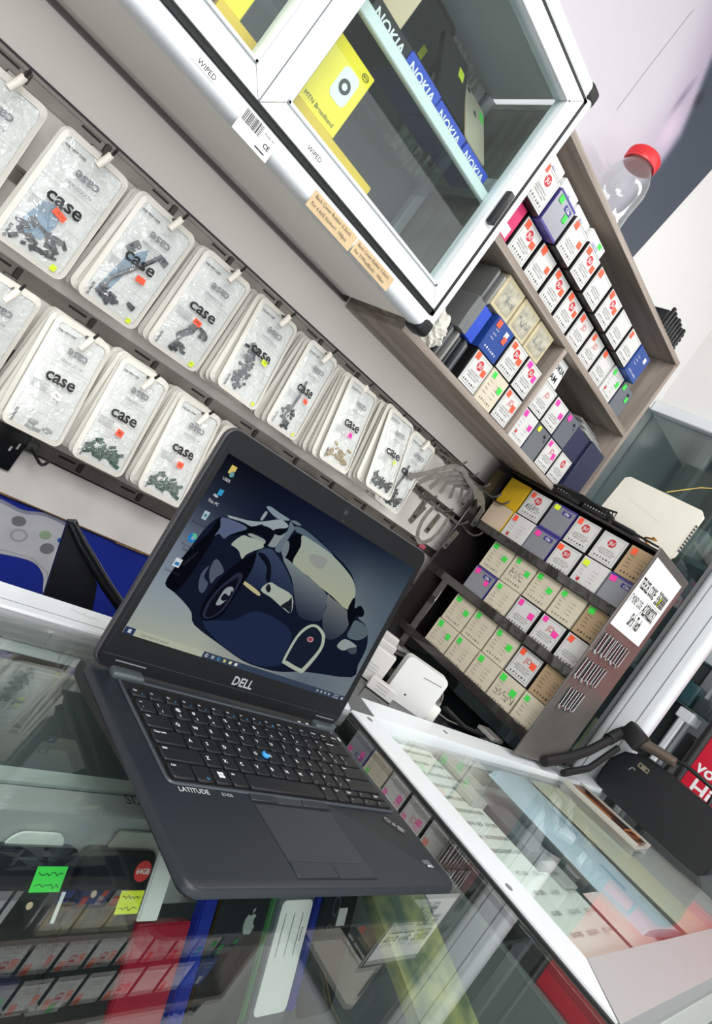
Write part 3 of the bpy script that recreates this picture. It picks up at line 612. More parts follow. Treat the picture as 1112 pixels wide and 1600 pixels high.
# goods inside the cabinet
yel = mat('bright_yellow', (250, 226, 26), 0.4); yel_d = mat('deep_yellow', (226, 186, 24), 0.45)
def mtn_mark(b, F, x, y, s=1.0, rot=0.0):
    b.ringp(F, 0.0085 * s, 0.0105 * s, 20, x, y, 0.0005, k=0.68); b.text(F, 'MTN', 0.0062 * s, x, y - 0.002 * s, 'C', z=0.0007, bold=True, rot=0)
def router_box(x0, x1, y0, y1, z0, z1, label, face):
    o3 = ((x0 + x1) / 2, (y0 + y1) / 2, z0); t = thing('router_box', label, 'box', o3, group='yellow router boxes')
    b = B(o3); b.box(x0, x1, y0, y1, z0, z1, 0.0012); b.build('carton', yel if face else yel_d, t); F = Fr((x0, y0, z0)); w, h = x1 - x0, z1 - z0
    if face:
        b = B(o3); b.plate(F, rrect(w * 0.42, h * 0.46, 0.008, 4, w * 0.60, h * 0.58), 0.0005); b.build('product_picture', mat('product_white', (232, 236, 228), 0.5), t)
        b = B(o3); b.ringp(F, 0.0045, 0.0095, 22, w * 0.60, h * 0.58, 0.0009); mtn_mark(b, F, w * 0.82, h * 0.90, 0.6)
        b.text(F, 'MTN Broadband', 0.0085, w * 0.06, h * 0.08, z=0.0007, rot=0); b.build('lettering', ink, t)
    else:
        b = B(o3); n = max(1, int(w / 0.08))
        for k in range(n + 1): mtn_mark(b, F, 0.016 + (w - 0.032) * k / max(1, n), h * 0.55, 0.9)
        b.build('lettering', ink, t)
router_box(0.337, 0.410, 0.830, 0.850, 0.3435, 0.440, 'upright yellow broadband router box with a white product picture on its front', True)
router_box(0.320, 0.500, 0.828, 0.90, 0.2955, 0.343, 'flat yellow router box under the upright one in the cabinet', False)
router_box(0.205, 0.300, 0.828, 0.90, 0.2955, 0.343, 'flat yellow router box just left of the door mullion', False)
router_box(0.060, 0.198, 0.828, 0.90, 0.2955, 0.343, 'flat yellow router box second left of the door mullion', False)
router_box(0.150, 0.236, 0.832, 0.86, 0.3435, 0.430, 'upright yellow broadband box at the top edge of the picture', True)
ct('cabinet_deck', mat('cabinet_floor', (196, 200, 198), 0.4), lambda b: b.box(CX0, CX1 - 0.03, CY0 + 0.036, CY1 - 0.024, 0.2905, 0.295))
nok_b = mat('nokia_blue', (36, 74, 190), 0.4)
def carton(name, x0, x1, y0, y1, z0, z1, m, label, cat, text=None, tm=None, group=None, ts=0.012, yaw=0.0):
    o3 = ((x0 + x1) / 2, (y0 + y1) / 2, z0); t = thing(name, label, cat, o3, (0, 0, yaw), group)
    b = B(o3); b.box(x0, x1, y0, y1, z0, z1, 0.001); b.build('carton', m, t)
    if text: b = B(o3); b.text(Fr(((x0 + x1) / 2, y0, (z0 + z1) / 2)), text, ts, 0, -ts * 0.36, 'C', z=0.0006, bold=True); b.build('lettering', tm or paper, t)
    return t
ZS = 0.4765
carton('phone_box', 0.345, 0.425, 0.825, 0.90, ZS, ZS + 0.030, black_pl, 'low black phone box with white lettering on the cabinet shelf', 'box', 'NOKIA', paper, 'low phone boxes on the cabinet shelf', 0.020)
carton('phone_box', 0.426, 0.503, 0.824, 0.90, ZS, ZS + 0.030, nok_b, 'first low blue phone box, next to the black one', 'box', 'NOKIA', paper, 'low phone boxes on the cabinet shelf', 0.019)
carton('phone_box', 0.505, 0.580, 0.824, 0.90, ZS, ZS + 0.028, nok_b, 'second low blue phone box, in the middle of the shelf', 'box', 'NOKIA', paper, 'low phone boxes on the cabinet shelf', 0.018)
carton('phone_box', 0.584, 0.655, 0.824, 0.89, ZS, ZS + 0.028, nok_b, 'third low blue phone box, right end of the shelf', 'box', 'NOKIA', paper, 'low phone boxes on the cabinet shelf', 0.018)
carton('phone_box', 0.340, 0.400, 0.835, 0.90, ZS + 0.0305, ZS + 0.105, mat('tan_carton', (214, 190, 158), 0.6), 'plain tan carton on the black box at the top edge', 'box')
def phone(name, label, loc, w, h, th, tiltx, roll, m, rim, group=None, extra=None, rotz=0.0):
    t = thing(name, label, 'phone', loc, (tiltx, roll, rotz), group)
    b = B(); b.plate(F0, rrect(w, h, w * 0.13, 5, 0, h / 2), th - 0.001, 0.0, back=True); b.build('rim', rim, t)
    b = B(); b.plate(F0, rrect(w - 0.003, h - 0.003, w * 0.12, 5, 0, h / 2), 0.0012, th - 0.0012); b.build('back_cover', m, t)
    if extra: extra(t, th)
    return t
def apple(s=1.0):
    L = [(0, 0.34), (0.16, 0.42), (0.34, 0.36), (0.24, 0.16), (0.26, -0.02), (0.40, -0.14), (0.28, -0.42), (0.14, -0.50), (0, -0.45), (-0.14, -0.50), (-0.30, -0.38), (-0.40, -0.08), (-0.36, 0.22), (-0.20, 0.40)]
    return [(x * s, y * s) for x, y in L], [(0.02 * s, 0.46 * s), (0.16 * s, 0.52 * s), (0.20 * s, 0.68 * s), (0.06 * s, 0.62 * s)]
def apple_mark(b, x, y, s, th):
    a, l = apple(s); b.plate(F0, [(x + p, y + q) for p, q in a], 0.0003, th); b.plate(F0, [(x + p, y + q) for p, q in l], 0.0003, th)
def ex_gold(t, th):
    b = B(); apple_mark(b, 0, 0.095, 0.013, th); b.build('emblem', dark_grey, t)
    b = B(); b.rect(F0, 0.022, 0.112, 0.014, 0.022, 0.0004, th); b.build('price_sticker', STK['green'], t)
    b = B(); b.plate(F0, circ(0.005, 14, -0.022, 0.128), 0.001, th); b.build('camera', black_pl, t)
phone('mobile_phone', 'gold phone with a bitten fruit emblem leaning on the cabinet shelf', (0.612, 0.838, ZS + 0.0290), 0.067, 0.138, 0.0075, R(-40), 0.0, mat('gold_back', (206, 196, 172), 0.35, metal=0.3), brass, extra=ex_gold)
def ex_note(t, th): b = B(); b.rect(F0, 0.018, 0.105, 0.014, 0.024, 0.0004, th, -0.1); b.build('price_sticker', STK['yellow'], t)
phone('mobile_phone', 'black phone with a yellow sticker behind the blue boxes', (0.534, 0.842, ZS + 0.0310), 0.074, 0.150, 0.009, R(-36), 0.0, mat('glossy_black', (24, 27, 30), 0.15), black_pl, extra=ex_note)
t = thing('tablet', 'large dark tablet with a small yellow sticker leaning on the cabinet back', 'tablet', (0.475, 0.965, ZS + 0.001), (R(-10), 0.0, 0.0))
b = B(); b.plate(F0, rrect(0.165, 0.22, 0.012, 5, 0, 0.11), 0.010, 0.0, back=True); b.build('body', mat('tablet_dark', (38, 42, 46), 0.25), t)
b = B(); b.rect(F0, 0.045, 0.135, 0.012, 0.022, 0.0005, 0.010, -0.1); b.build('price_sticker', STK['yellow'], t)
b = B(); b.plate(F0, rrect(0.145, 0.20, 0.004, 3, 0, 0.11), 0.0004, 0.010); b.build('screen', mat('dark_screen', (58, 64, 68), 0.12), t)
t = thing('plastic_bundle', 'silvery crumpled plastic bundle in the upper right corner of the cabinet', 'bag', (0.61, 0.99, ZS + 0.001))
b = B(); random.seed(11)
for k in range(9):
    b.tube([(-0.05 + 0.010 * k + random.uniform(-.004, .004), -0.004 * (k % 3), 0.0), (-0.048 + 0.010 * k + random.uniform(-.006, .006), -0.008 + 0.004 * (k % 2), 0.09), (-0.05 + 0.0105 * k, -0.004 * (k % 2), 0.205)], [0.006, 0.009, 0.006], 7)
b.build('wrapping', mat('silver_wrap', (176, 176, 168), 0.25, metal=0.5, var=0.4, vscale=60, bump=0.8, bscale=90), t)
b = B(); random.seed(4)
o3 = (0.64, 0.97, 0.262)
for k in range(7): b.o = Vector(o3); x = 0.59 + 0.016 * k; b.tube([(x - 0.03, 0.99 - 0.004 * k, 0.2645), (x + 0.01, 0.97 - 0.005 * k, 0.2665), (x + 0.05, 0.955 - 0.006 * k, 0.2645)], 0.0024, 6)
single('cable_bundle', b, mat('pale_yellow_cable', (200, 184, 140), 0.5), 'pale yellow cables lying on the bottom glass of the cabinet', 'cable')

# ================================================================== WOODEN SHELF
wood_h = wood('grey_wood_x', (168, 157, 147), (132, 119, 109), (0.6, 6, 14)); wood_v = wood('grey_wood_z', (168, 157, 147), (132, 119, 109), (14, 6, 0.6))
wood_in = wood('grey_wood_back', (136, 121, 111), (100, 86, 78), (0.5, 8, 12))
so = (1.12, 0.95, 0.245); SY = 0.860; SB_ = 1.0335
shelf = thing('wooden_shelf', 'grey wood grained shelf unit full of small spare part boxes', 'shelf', so)
def st(name, m, x0, x1, y0, y1, z0, z1): b = B(so); b.box(x0, x1, y0, y1, z0, z1, 0.0008); return b.build(name, m, shelf)
st('bottom_board', wood_h, 0.725, 1.537, SY, SB_, 0.245, 0.259)
st('top_board', wood_h, 0.725, 1.537, SY, SB_, 0.700, 0.714)
st('middle_board', wood_h, 0.7395, 1.5225, SY, SB_ - 0.006, 0.474, 0.489)
st('side_board', wood_v, 0.725, 0.739, SY, SB_, 0.2595, 0.6995)
st('side_board', wood_v, 1.523, 1.537, SY, SB_, 0.2595, 0.6995)
st('divider', wood_v, 1.117, 1.131, SY, SB_ - 0.006, 0.2595, 0.4735)
st('back_board', wood_in, 0.7395, 1.5225, SB_ - 0.005, SB_, 0.2595, 0.6995)

# ---- spare part boxes: origin at the middle of the lower front edge, front towards -y
BW, BH, BD = 0.0655, 0.0715, 0.135
box_black = mat('box_black', (22, 20, 22), 0.5); box_cream = mat('box_cream', (214, 204, 182), 0.65, var=0.08, vscale=30); box_white = mat('label_white', (210, 209, 206), 0.5)
silver_face = mat('silver_face', (150, 152, 160), 0.3, metal=0.35); purple = mat('purple_card', (70, 62, 140), 0.5); tan_side = mat('tan_side', (150, 134, 116), 0.7)
navy = mat('navy_card', (40, 44, 72), 0.4); royal = mat('royal_blue', (30, 66, 140), 0.45); pinkred = mat('pink_red', (206, 40, 100), 0.5)
def bx_body(b): b.box(-BW / 2, BW / 2, 0.0006, BD, 0, BH, 0.0008)
def bx_label(b): b.plate(F0, [(-BW / 2 + 0.0022, 0.0022), (BW / 2 - 0.0022, 0.0022), (BW / 2 - 0.0022, BH - 0.0022), (-BW / 2 + 0.0022, BH - 0.0022)], 0.0009, -0.0006)
def bx_full(b): b.plate(F0, [(-BW / 2 + 0.0006, 0.0006), (BW / 2 - 0.0006, 0.0006), (BW / 2 - 0.0006, BH - 0.0006), (-BW / 2 + 0.0006, BH - 0.0006)], 0.0006, -0.0006)
def frame_lines(b, e=0.0062, w=0.0005):
    x, y0, y1 = BW / 2 - e, e, BH - e; b.line(F0, [(-x, y0), (x, y0), (x, y1), (-x, y1), (-x, y0)], w, 0.0005)
def icons(b, y=0.012, s=1.0, x0=-0.020):
    # care symbols: arrow, umbrella, cup, ring, CE letters
    for k in range(6):
        x = x0 + 0.0078 * k * s
        if k % 3 == 0: b.plate(F0, [(x - 0.0022, y - 0.002), (x + 0.0022, y - 0.002), (x, y + 0.0026)], 0.0, 0.0006)
        elif k % 3 == 1: b.ringp(F0, 0.0011, 0.0023, 12, x, y, 0.0, 0.0006)
        else: b.rect(F0, x, y + 0.001, 0.004, 0.0012, 0.0, 0.0006); b.rect(F0, x, y - 0.001, 0.0012, 0.004, 0.0, 0.0006)
    b.text(F0, 'CE', 0.0050, x0 + 0.0078 * 3.5 * s, y - 0.0018, z=0.0007)
def pr_glass(b):
    frame_lines(b); icons(b)
    for s, y in (('GLASS PRODUCT', 0.0310), ('HANDLE WITH CARE', 0.0258), ('MADE IN CHINA', 0.0206)): b.text(F0, s, 0.0046, 0.0, y, 'C', z=0.0005)
def pr_list(b):
    icons(b, 0.010)
    for k, s in enumerate(('Model:', 'Colour:', 'Black', 'White', 'Quality:')):
        y = 0.056 - 0.0085 * k; b.text(F0, s, 0.0044, -0.024, y, z=0.0005)
        if k: b.ringp(F0, 0.0011, 0.0015, 10, 0.004, y + 0.0012, 0.0, 0.0005); b.text(F0, ('', 'Gold', 'Blue', 'Silver', 'High')[k], 0.0044, 0.008, y, z=0.0005)
def logo_round(b):
    b.plate(F0, circ(0.0098, 20, 0.0, 0.0505), 0.0, 0.0006)
def logo_round_in(b):
    b.text(F0, 'JU', 0.0125, 0.0, 0.0463, 'C', z=0.0009, bold=True); b.line(F0, [(-0.0085, 0.0545), (-0.002, 0.0475), (0.0085, 0.0555)], 0.0008, 0.0008)
def logo_jd(b): b.text(F0, 'JD', 0.0175, 0.002, 0.0435, 'C', z=0.0006, bold=False)
def logo_small(b): b.plate(F0, circ(0.0042, 14, -0.016, 0.018), 0.0, 0.0007)
def clin_tag(b): b.rect(F0, 0.012, 0.057, 0.024, 0.010, 0.0, 0.0006)
def clin_txt(b): b.text(F0, 'Clin', 0.0085, 0.012, 0.0542, 'C', z=0.0008, bold=True)
def purple_edge(b): b.rect(F0, 0, 0.0028, BW - 0.001, 0.0045, 0.0, 0.0004); b.rect(F0, 0, BH - 0.0028, BW - 0.001, 0.0045, 0.0, 0.0004)
def cam_dots(b):
    b.plate(F0, rrect(0.011, 0.007, 0.002, 3, 0.014, 0.058), 0.0, 0.0006); b.ringp(F0, 0.0016, 0.0030, 12, 0.022, 0.050, 0.0, 0.0006)
def scrawl(seed):
    def fn(b):
        r = random.Random(seed); x, y = -0.022, 0.030; q = [(x, y)]
        for k in range(16): x += r.uniform(0.000, 0.0055); q.append((x, 0.030 + r.uniform(-0.009, 0.011)))
        b.line(F0, q, 0.0007, 0.0008)
    return fn
def spare_box(kind, loc, rotz, label, group, st=(), cat='box', scr=None, pitch=0.0):
    t = thing('spare_part_box', label, cat, loc, (0, 0, rotz), group)
    P = lambda n, k, fn, m, par=t: inst(n, (kind, k), fn, m, par)
    if kind in ('round', 'jd', 'plain'):
        P('carton', 'bk', bx_body, box_black); l = P('label_face', 'lf', bx_label, box_white); P('print', 'pg', pr_glass, ink, l)
        if kind == 'round': P('round_logo', 'rl', logo_round, red_ink, l); P('logo_letters', 'rli', logo_round_in, box_white, l)
        if kind == 'jd': P('logo', 'jd', logo_jd, red_ink, l)
    elif kind == 'list':
        P('carton', 'cr', bx_body, box_cream); l = P('label_face', 'ff', bx_full, box_cream); P('print', 'pl', pr_list, mat('brown_ink', (120, 112, 100), 0.7), l)
    elif kind == 'wlist':
        P('carton', 'cr', bx_body, box_white); l = P('label_face', 'ff', bx_full, box_white); P('print', 'pl', pr_list, grey_ink, l); P('round_logo', 'ls', logo_small, red_ink, l)
    elif kind == 'clin':
        P('carton', 'pb', bx_body, purple); l = P('label_face', 'ff', bx_full, silver_face); P('purple_bands', 'pe', purple_edge, purple, l); P('logo_tag', 'ct', clin_tag, mat('indigo', (52, 50, 132), 0.5), l); P('logo_letters', 'cx', clin_txt, paper, l)
    elif kind == 'grey':
        P('carton', 'pb', bx_body, navy); l = P('label_face', 'ff', bx_full, mat('grey_face', (112, 116, 124), 0.35, metal=0.3)); P('phone_picture', 'cd', cam_dots, ink, l)
    elif kind == 'navy': P('carton', 'nb', bx_body, navy); l = P('label_face', 'ff', bx_full, navy); P('phone_picture', 'cd', cam_dots, ink, l)
    elif kind == 'royal':
        P('carton', 'rb', bx_body, royal); l = P('label_face', 'ff', bx_full, royal)
        P('print', 'rp', lambda b: ([b.text(F0, s, 0.0045, -0.022, 0.030 + 0.009 * k, z=0.0006) for k, s in enumerate(('Model', 'Quality', 'Colour'))], icons(b, 0.012), b.rect(F0, 0.014, 0.056, 0.012, 0.012, 0.0, 0.0005)), paper, l)
    elif kind == 'pinkred':
        P('carton', 'pk', bx_body, pinkred); l = P('label_face', 'ff', bx_full, pinkred); P('print', 'pp', lambda b: (b.rect(F0, 0, 0.016, 0.05, 0.02, 0, 0.0005)), paper, l)
    elif kind == 'tan':
        P('carton', 'tb', bx_body, tan_side); l = P('label_face', 'ff', bx_full, mat('tan_face', (176, 150, 116), 0.6)); P('print', 'pl', pr_list, ink, l)
    elif kind == 'yellowbox':
        P('carton', 'yb', bx_body, mat('mustard', (214, 172, 30), 0.5))
    elif kind == 'beige':
        P('carton', 'bg', bx_body, mat('mustard', (214, 172, 30), 0.5)); P('label_face', 'ff2', bx_full, mat('beige_face', (206, 186, 160), 0.5))
    for k, (c, x, z, w, h, r_) in enumerate(st):
        b = B(); b.rect(F0, x, z, w, h, 0.0004, 0.0009, r_); s_ = b.build('price_sticker', STK[c], t)
    if scr is not None: inst('handwriting', ('scr', scr), scrawl(scr), ink, t)
    return t
def stick(c, n, seed):
    r = random.Random(seed); L = []
    spots = [(-0.020, 0.060), (0.018, 0.045), (0.020, 0.060), (-0.014, 0.048)]
    for k in range(n):
        x, z = spots[(k + (seed % 2) * 0) % 4]; L.append((c, x + r.uniform(-0.002, 0.002), z + r.uniform(-0.002, 0.002), r.uniform(0.011, 0.015), r.uniform(0.012, 0.015), r.uniform(-0.15, 0.15)))
    return L
KW = {'round': 'red round logo box', 'jd': 'red lettered white box', 'plain': 'plain white labelled box', 'list': 'cream checklist box', 'wlist': 'white checklist box', 'clin': 'silver and purple box',
      'grey': 'grey phone box', 'navy': 'dark navy box', 'royal': 'blue printed box', 'pinkred': 'pink and red box', 'tan': 'brownish box', 'yellowbox': 'mustard yellow carton', 'beige': 'beige fronted mustard carton'}
def row(kinds, x0, y, z, pitch, where, rotz=0.0, along=0):
    for i, kd in enumerate(kinds):
        if not kd: continue
        k, c, n = (kd + (None, 0))[:3] if isinstance(kd, tuple) else (kd, None, 0)
        scr = kd[3] if isinstance(kd, tuple) and len(kd) > 3 else None
        loc = (x0 + pitch * i, y, z) if not along else (x0, y - pitch * i, z)
        st_ = stick(c, n, i + int(abs(z) * 1000)) if c else ()
        cs = (' with %s tags' % c) if c else ''
        spare_box(k, loc, rotz, ('%s%s, %s %s' % (KW[k], cs, NTH[i] if i < 10 else 'last', where)), 'spare part boxes', st_, scr=scr)
G = 'green'; PK = 'pink'; Y = 'yellow'
# upper compartment
row([('pinkred', PK, 1), ('round', O, 2), ('plain', O, 2), ('round', O, 2), ('round', O, 2), ('jd', O, 1), ('jd', O, 1), ('plain', O, 1), ('wlist', G, 2), ('grey', G, 2)], 0.776, 0.869, 0.4905, 0.0722, 'in the lower row of the upper shelf')
row([('round', O, 1), ('clin', G, 2), ('plain', O, 2), ('round', O, 2), ('plain', O, 1), ('round', O, 2), ('plain', None, 0), ('plain', O, 1), ('royal', None, 0)], 0.789, 0.852, 0.5635, 0.0724, 'in the top row of the upper shelf')
# lower left compartment
row([('round', O, 2), ('list', G, 2), ('jd', O, 2)], 0.942, 0.866, 0.2600, 0.0700, 'in the bottom row beside the phones')
row([('royal', O, 2), ('round', O, 2), ('round', PK, 2)], 0.938, 0.866, 0.3325, 0.0710, 'in the middle row beside the phones')
for i in range(3):
    t = thing('clear_case_box', 'yellowed clear topped cream carton, %s from the left under the middle board' % NTH[i], 'box', (0.905 + 0.0735 * i, 0.872, 0.4050), group='yellowed cartons')
    inst('carton', 'ylw', lambda b: b.box(-0.034, 0.034, 0.0006, 0.12, 0, 0.066, 0.001), mat('yellowed', (204, 192, 156), 0.5, var=0.15, vscale=40), t)
    inst('window', 'ylww', lambda b: (b.rect(F0, 0, 0.033, 0.052, 0.050, 0.0005, -0.0004)), mat('yellowed_window', (190, 186, 166), 0.25, col2=(120, 140, 150) if i == 9 else (150, 146, 130), vscale=60), t)
    inst('handwriting', ('scr', 20 + i), scrawl(20 + i), mat('blue_grey_ink', (84, 104, 116), 0.6), t)
# lower right compartment
row([('wlist', PK, 2), ('grey', Y, 1), ('jd', PK, 2), ('round', None, 0)], 1.168, 0.866, 0.2600, 0.0700, 'in the bottom row right of the divider')
row([('jd', None, 0), ('plain', PK, 2), ('grey', PK, 1)], 1.167, 0.866, 0.3325, 0.0700, 'in the second row right of the divider')
carton('phone_box', 1.345, 1.424, 0.872, 0.99, 0.3325, 0.402, navy, 'shiny navy carton right of the grey phone box', 'box')
carton('phone_box', 1.430, 1.516, 0.866, 0.99, 0.2600, 0.405, navy, 'tall navy carton in the lower right corner of the wooden shelf', 'box')
for i in range(5):
    b = B((1.43, 0.93, 0.407)); b.box(1.388 + 0.004 * i, 1.508 + 0.001 * i, 0.875 + 0.01 * i, 0.975, 0.4056 + 0.0075 * i, 0.4125 + 0.0075 * i, 0.002, 2)
    single('flat_display', b, mat('panel_edge_%d' % (i % 2), ((150, 150, 146), (108, 110, 110))[i % 2], 0.3), '%s flat display panel up from the navy cartons' % NTH[i], 'screen', 'flat stacked screen panels')
t = thing('paper_note', 'white note with thick handwritten black capitals above the boxes', 'note', (1.168, 0.880, 0.4045), (R(-6), 0, 0))
b = B(); b.rect(F0, 0, 0.034, 0.064, 0.064, 0.0006); b.build('sheet', paper, t)
b = B(); b.text(F0, 'NOKIA', 0.019, 0.001, 0.038, 'C', z=0.0010, bold=True); b.text(F0, 'YAM', 0.021, -0.004, 0.013, 'C', z=0.0010, bold=True); b.build('handwriting', ink, t)
# stacks of used phones standing in the lower left compartment
slab_cols = [(52, 54, 58), (120, 122, 120), (70, 72, 76), (150, 150, 146), (40, 42, 46), (96, 98, 98)]
def slab(b): b.plate(Fr((0, 0, 0), (0, -1, 0), (0, 0, 1)), rrect(0.13, 0.066, 0.006, 4, -0.065, 0.033), 0.006, 0.0, back=True)
for i in range(17):
    lay = 0 if i < 9 else (1 if i < 13 else 2)
    k = i if lay == 0 else (i - 9 if lay == 1 else i - 13)
    x = (0.828 + 0.0088 * k) if lay == 0 else ((0.858 + 0.0088 * k) if lay == 1 else (0.850 + 0.0088 * k)); z = (0.2596, 0.3275, 0.3950)[lay]
    if lay == 1: continue
    t = thing('used_phone', 'used phone standing on edge, %s in the %s bundle beside the boxes' % (NTH[k], 'bottom' if lay == 0 else 'top'), 'phone', (x, 0.872 + 0.004 * (i % 3), z if lay == 0 else 0.3965), (0, 0.0, 0), 'used phones on edge')
    c = slab_cols[i % 6]; inst('body', ('slab', i % 6), slab, mat('slab_%d' % (i % 6), c, 0.25, metal=0.2), t)
    inst('screen', 'slabscr', lambda b: b.plate(Fr((-0.0003, 0, 0), (0, -1, 0), (0, 0, 1)), rrect(0.118, 0.056, 0.003, 3, -0.065, 0.033), 0.0003), mat('slab_screen', (30, 32, 36), 0.15), t)
for i in range(4):
    carton('battery_box', 0.832 + 0.0155 * i, 0.846 + 0.0155 * i, 0.866 + 0.002 * i, 0.98, 0.3270, 0.3955, (nok_b if i > 1 else mat('grey_carton_end', (112, 114, 114), 0.35)), '%s narrow battery carton standing left of the blue printed box' % NTH[i], 'box', None, None, 'narrow battery cartons')
t = thing('plastic_bag', 'crumpled white plastic bags at the left end of the wooden shelf', 'bag', (0.795, 0.885, 0.2600))
bm = bmesh.new(); bmesh.ops.create_icosphere(bm, subdivisions=4, radius=0.03); random.seed(8)
for v in bm.verts:
    n = v.co.normalized(); v.co *= 1 + 0.16 * math.sin(9 * n.x + 4 * n.z) * math.sin(7 * n.y + 3) + 0.10 * math.sin(17 * n.z + 9 * n.x) + random.uniform(-0.03, 0.03); v.co.z = max(v.co.z * 1.25, -0.03); v.co.z += 0.031
me = bpy.data.meshes.new('bag_film'); bm.to_mesh(me); bm.free(); me.materials.append(mat('bag_white', (216, 214, 204), 0.4, bump=0.5, bscale=70)); link('bag_film', me, t)
# cables boxes and white adapters on the top row
for i, (x, y, z, w, h) in enumerate(((0.80, 0.870, 0.6360, 0.060, 0.030), (0.868, 0.868, 0.6360, 0.060, 0.028), (0.935, 0.868, 0.6360, 0.060, 0.026), (1.010, 0.866, 0.6360, 0.070, 0.030))):
    t = thing('adapter_box', '%s small white carton lying on the top row of boxes' % NTH[i], 'box', (x, y, z), group='white cartons on the top row')
    b = B(); b.box(-w / 2, w / 2, 0, 0.09, 0, h, 0.002, 2); b.build('carton', mat('adapter_white', (226, 226, 224), 0.5), t)
    b = B(); b.text(F0, ('EU', 'US', 'EU', 'NOTE')[i], 0.010, 0, 0.008, 'C', z=0.0005); b.build('lettering', mat('blue_pen', (60, 80, 170), 0.6), t)
    if i == 3: b = B(); b.rect(F0, 0.012, 0.022, 0.014, 0.010, 0.0005, 0.0); b.build('price_sticker', STK['green'], t)

# ---- on top of the shelf
t = thing('plastic_jar', 'clear plastic jar with a red screw lid on top of the wooden shelf', 'jar', (1.075, 0.955, 0.7146))
b = B(); b.lathe([(0.0, 0.003), (0.040, 0.003), (0.047, 0.010), (0.049, 0.025), (0.047, 0.045), (0.046, 0.075), (0.048, 0.105), (0.050, 0.125), (0.047, 0.150), (0.038, 0.172), (0.033, 0.180), (0.033, 0.196)], 36)
b.build('jar_body', glass('jar_plastic', (236, 240, 240), haze=0.10, hazecol=(230, 232, 232), f0=0.05, rough=0.05, boost=1.4), t, ang=60)
b = B(); b.lathe([(0.0, 0.212), (0.034, 0.212), (0.0372, 0.208), (0.0375, 0.188), (0.0365, 0.184), (0.034, 0.184)], 36)
for k in range(48): a = 2 * PI * k / 48; b.obox((0.0376 * math.cos(a), 0.0376 * math.sin(a), 0.197), Matrix.Rotation(a, 3, 'Z'), 0.0012, 0.0020, 0.017)
b.build('lid', mat('red_lid', (214, 44, 50), 0.35), t)
t = thing('connector_block', 'black heap of plastic connectors at the right end of the shelf top', 'connector', (1.475, 0.93, 0.7146)); random.seed(21)
b = B()
b.box(-0.055, 0.058, -0.03, 0.04, 0.0, 0.07, 0.004, 2)
for k in range(7): b.box(-0.05 + 0.0155 * k, -0.040 + 0.0155 * k, -0.036, -0.028, 0.012, 0.082 - 0.003 * (k % 3), 0.001)
b.build('body', mat('connector_black', (16, 17, 20), 0.3), t)
b = B()
for k in range(6): b.box(0.056, 0.070 - 0.002 * (k % 2), -0.03, 0.01, 0.004 + 0.013 * k, 0.013 + 0.013 * k, 0.001)
b.build('ribs', black_pl, t)

# ================================================================== BACK COUNTER AND BLACK RACK
bo = (1.34, 0.82, ZF); t = thing('glossy_counter', 'glossy black counter behind the white trim carrying the box rack', 'counter', bo)
b = B(bo); b.box(0.88, 1.895, 0.606, 1.033, -0.300, -0.286, 0.002); b.build('top', mat('black_glass_top', (12, 18, 20), 0.06, spec=0.6), t)
b = B(bo); b.box(0.90, 1.88, 0.625, 1.03, ZF, -0.3005, 0.002); b.build('carcass', mat('dark_carcass', (30, 32, 34), 0.5), t)

RX = 1.400
acr = glass('smoky_acrylic', (120, 116, 112), haze=0.30, hazecol=(92, 88, 84), f0=0.06, rough=0.03, boost=1.2)
dark_ac = mat('dark_acrylic', (46, 43, 42), 0.18, spec=0.6, var=0.2, vscale=12)
ro = (1.47, 0.77, -0.286); rack = thing('box_rack', 'smoky acrylic three tier rack facing left, full of spare part boxes', 'rack', ro)
def rk(name, m, *q, bev=0.0015): 
    b = B(ro); b.box(*q, bev, 1); return b.build(name, m, rack)
TZ = (0.0838, -0.0725, -0.2310)
for z in TZ:
    rk('tier', dark_ac, RX - 0.006, RX + 0.170, 0.556, 0.992, z - 0.0055, z - 0.0008)
    rk('front_lip', acr, RX - 0.010, RX - 0.0065, 0.556, 0.992, z - 0.012, z + 0.010)
rk('end_panel', mat('rack_end', (96, 92, 88), 0.25, var=0.2, vscale=9), 1.352, 1.585, 0.551, 0.5555, -0.2680, 0.2430)
rk('end_panel', dark_ac, 1.352, 1.585, 0.9925, 0.997, -0.2855, 0.2430)
rk('back_panel', mat('rack_back', (22, 20, 20), 0.3), RX + 0.172, RX + 0.178, 0.556, 0.992, -0.2680, 0.2355)
rk('top_panel', dark_ac, RX - 0.006, RX + 0.178, 0.556, 0.992, 0.2360, 0.2430)
rk('upright', acr, RX - 0.0105, RX - 0.0065, 0.940, 0.960, -0.2855, -0.075)
rk('foot', mat('grey_foot', (150, 148, 144), 0.3), RX - 0.03, RX + 0.02, 0.93, 0.985, -0.2855, -0.2765)
rk('foot', mat('grey_foot', (150, 148, 144), 0.3), RX - 0.03, RX + 0.02, 0.610, 0.655, -0.2855, -0.2765)
BRZ = -PI / 2
def rrow(kinds, z, where, y0=0.947, dx=0.0):
    row(kinds, RX + dx, y0, z, 0.0705, where, BRZ, 1)
rrow([('yellowbox',), ('round', O, 1, 31), ('clin', Y, 1), ('round', O, 1), ('round',), ('tan', O, 1)], 0.0840 + 0.0728, 'on the top tier upper row', dx=0.004)
rrow([('beige',), ('wlist', O, 1), ('clin', PK, 1), ('round', O, 1), ('wlist', Y, 1), ('clin', PK, 1)], 0.0840, 'on the top tier lower row')
rrow([None, ('list', G, 2), ('list', G, 2, 32), ('list', G, 2), ('list', G, 1), ('tan', G, 1)], -0.0722 + 0.0728, 'on the middle tier upper row', dx=0.004)
rrow([None, ('clin', PK, 2), ('list', G, 1), ('plain', PK, 2), ('jd', PK, 2), ('plain', O, 1)], -0.0722, 'on the middle tier lower row')
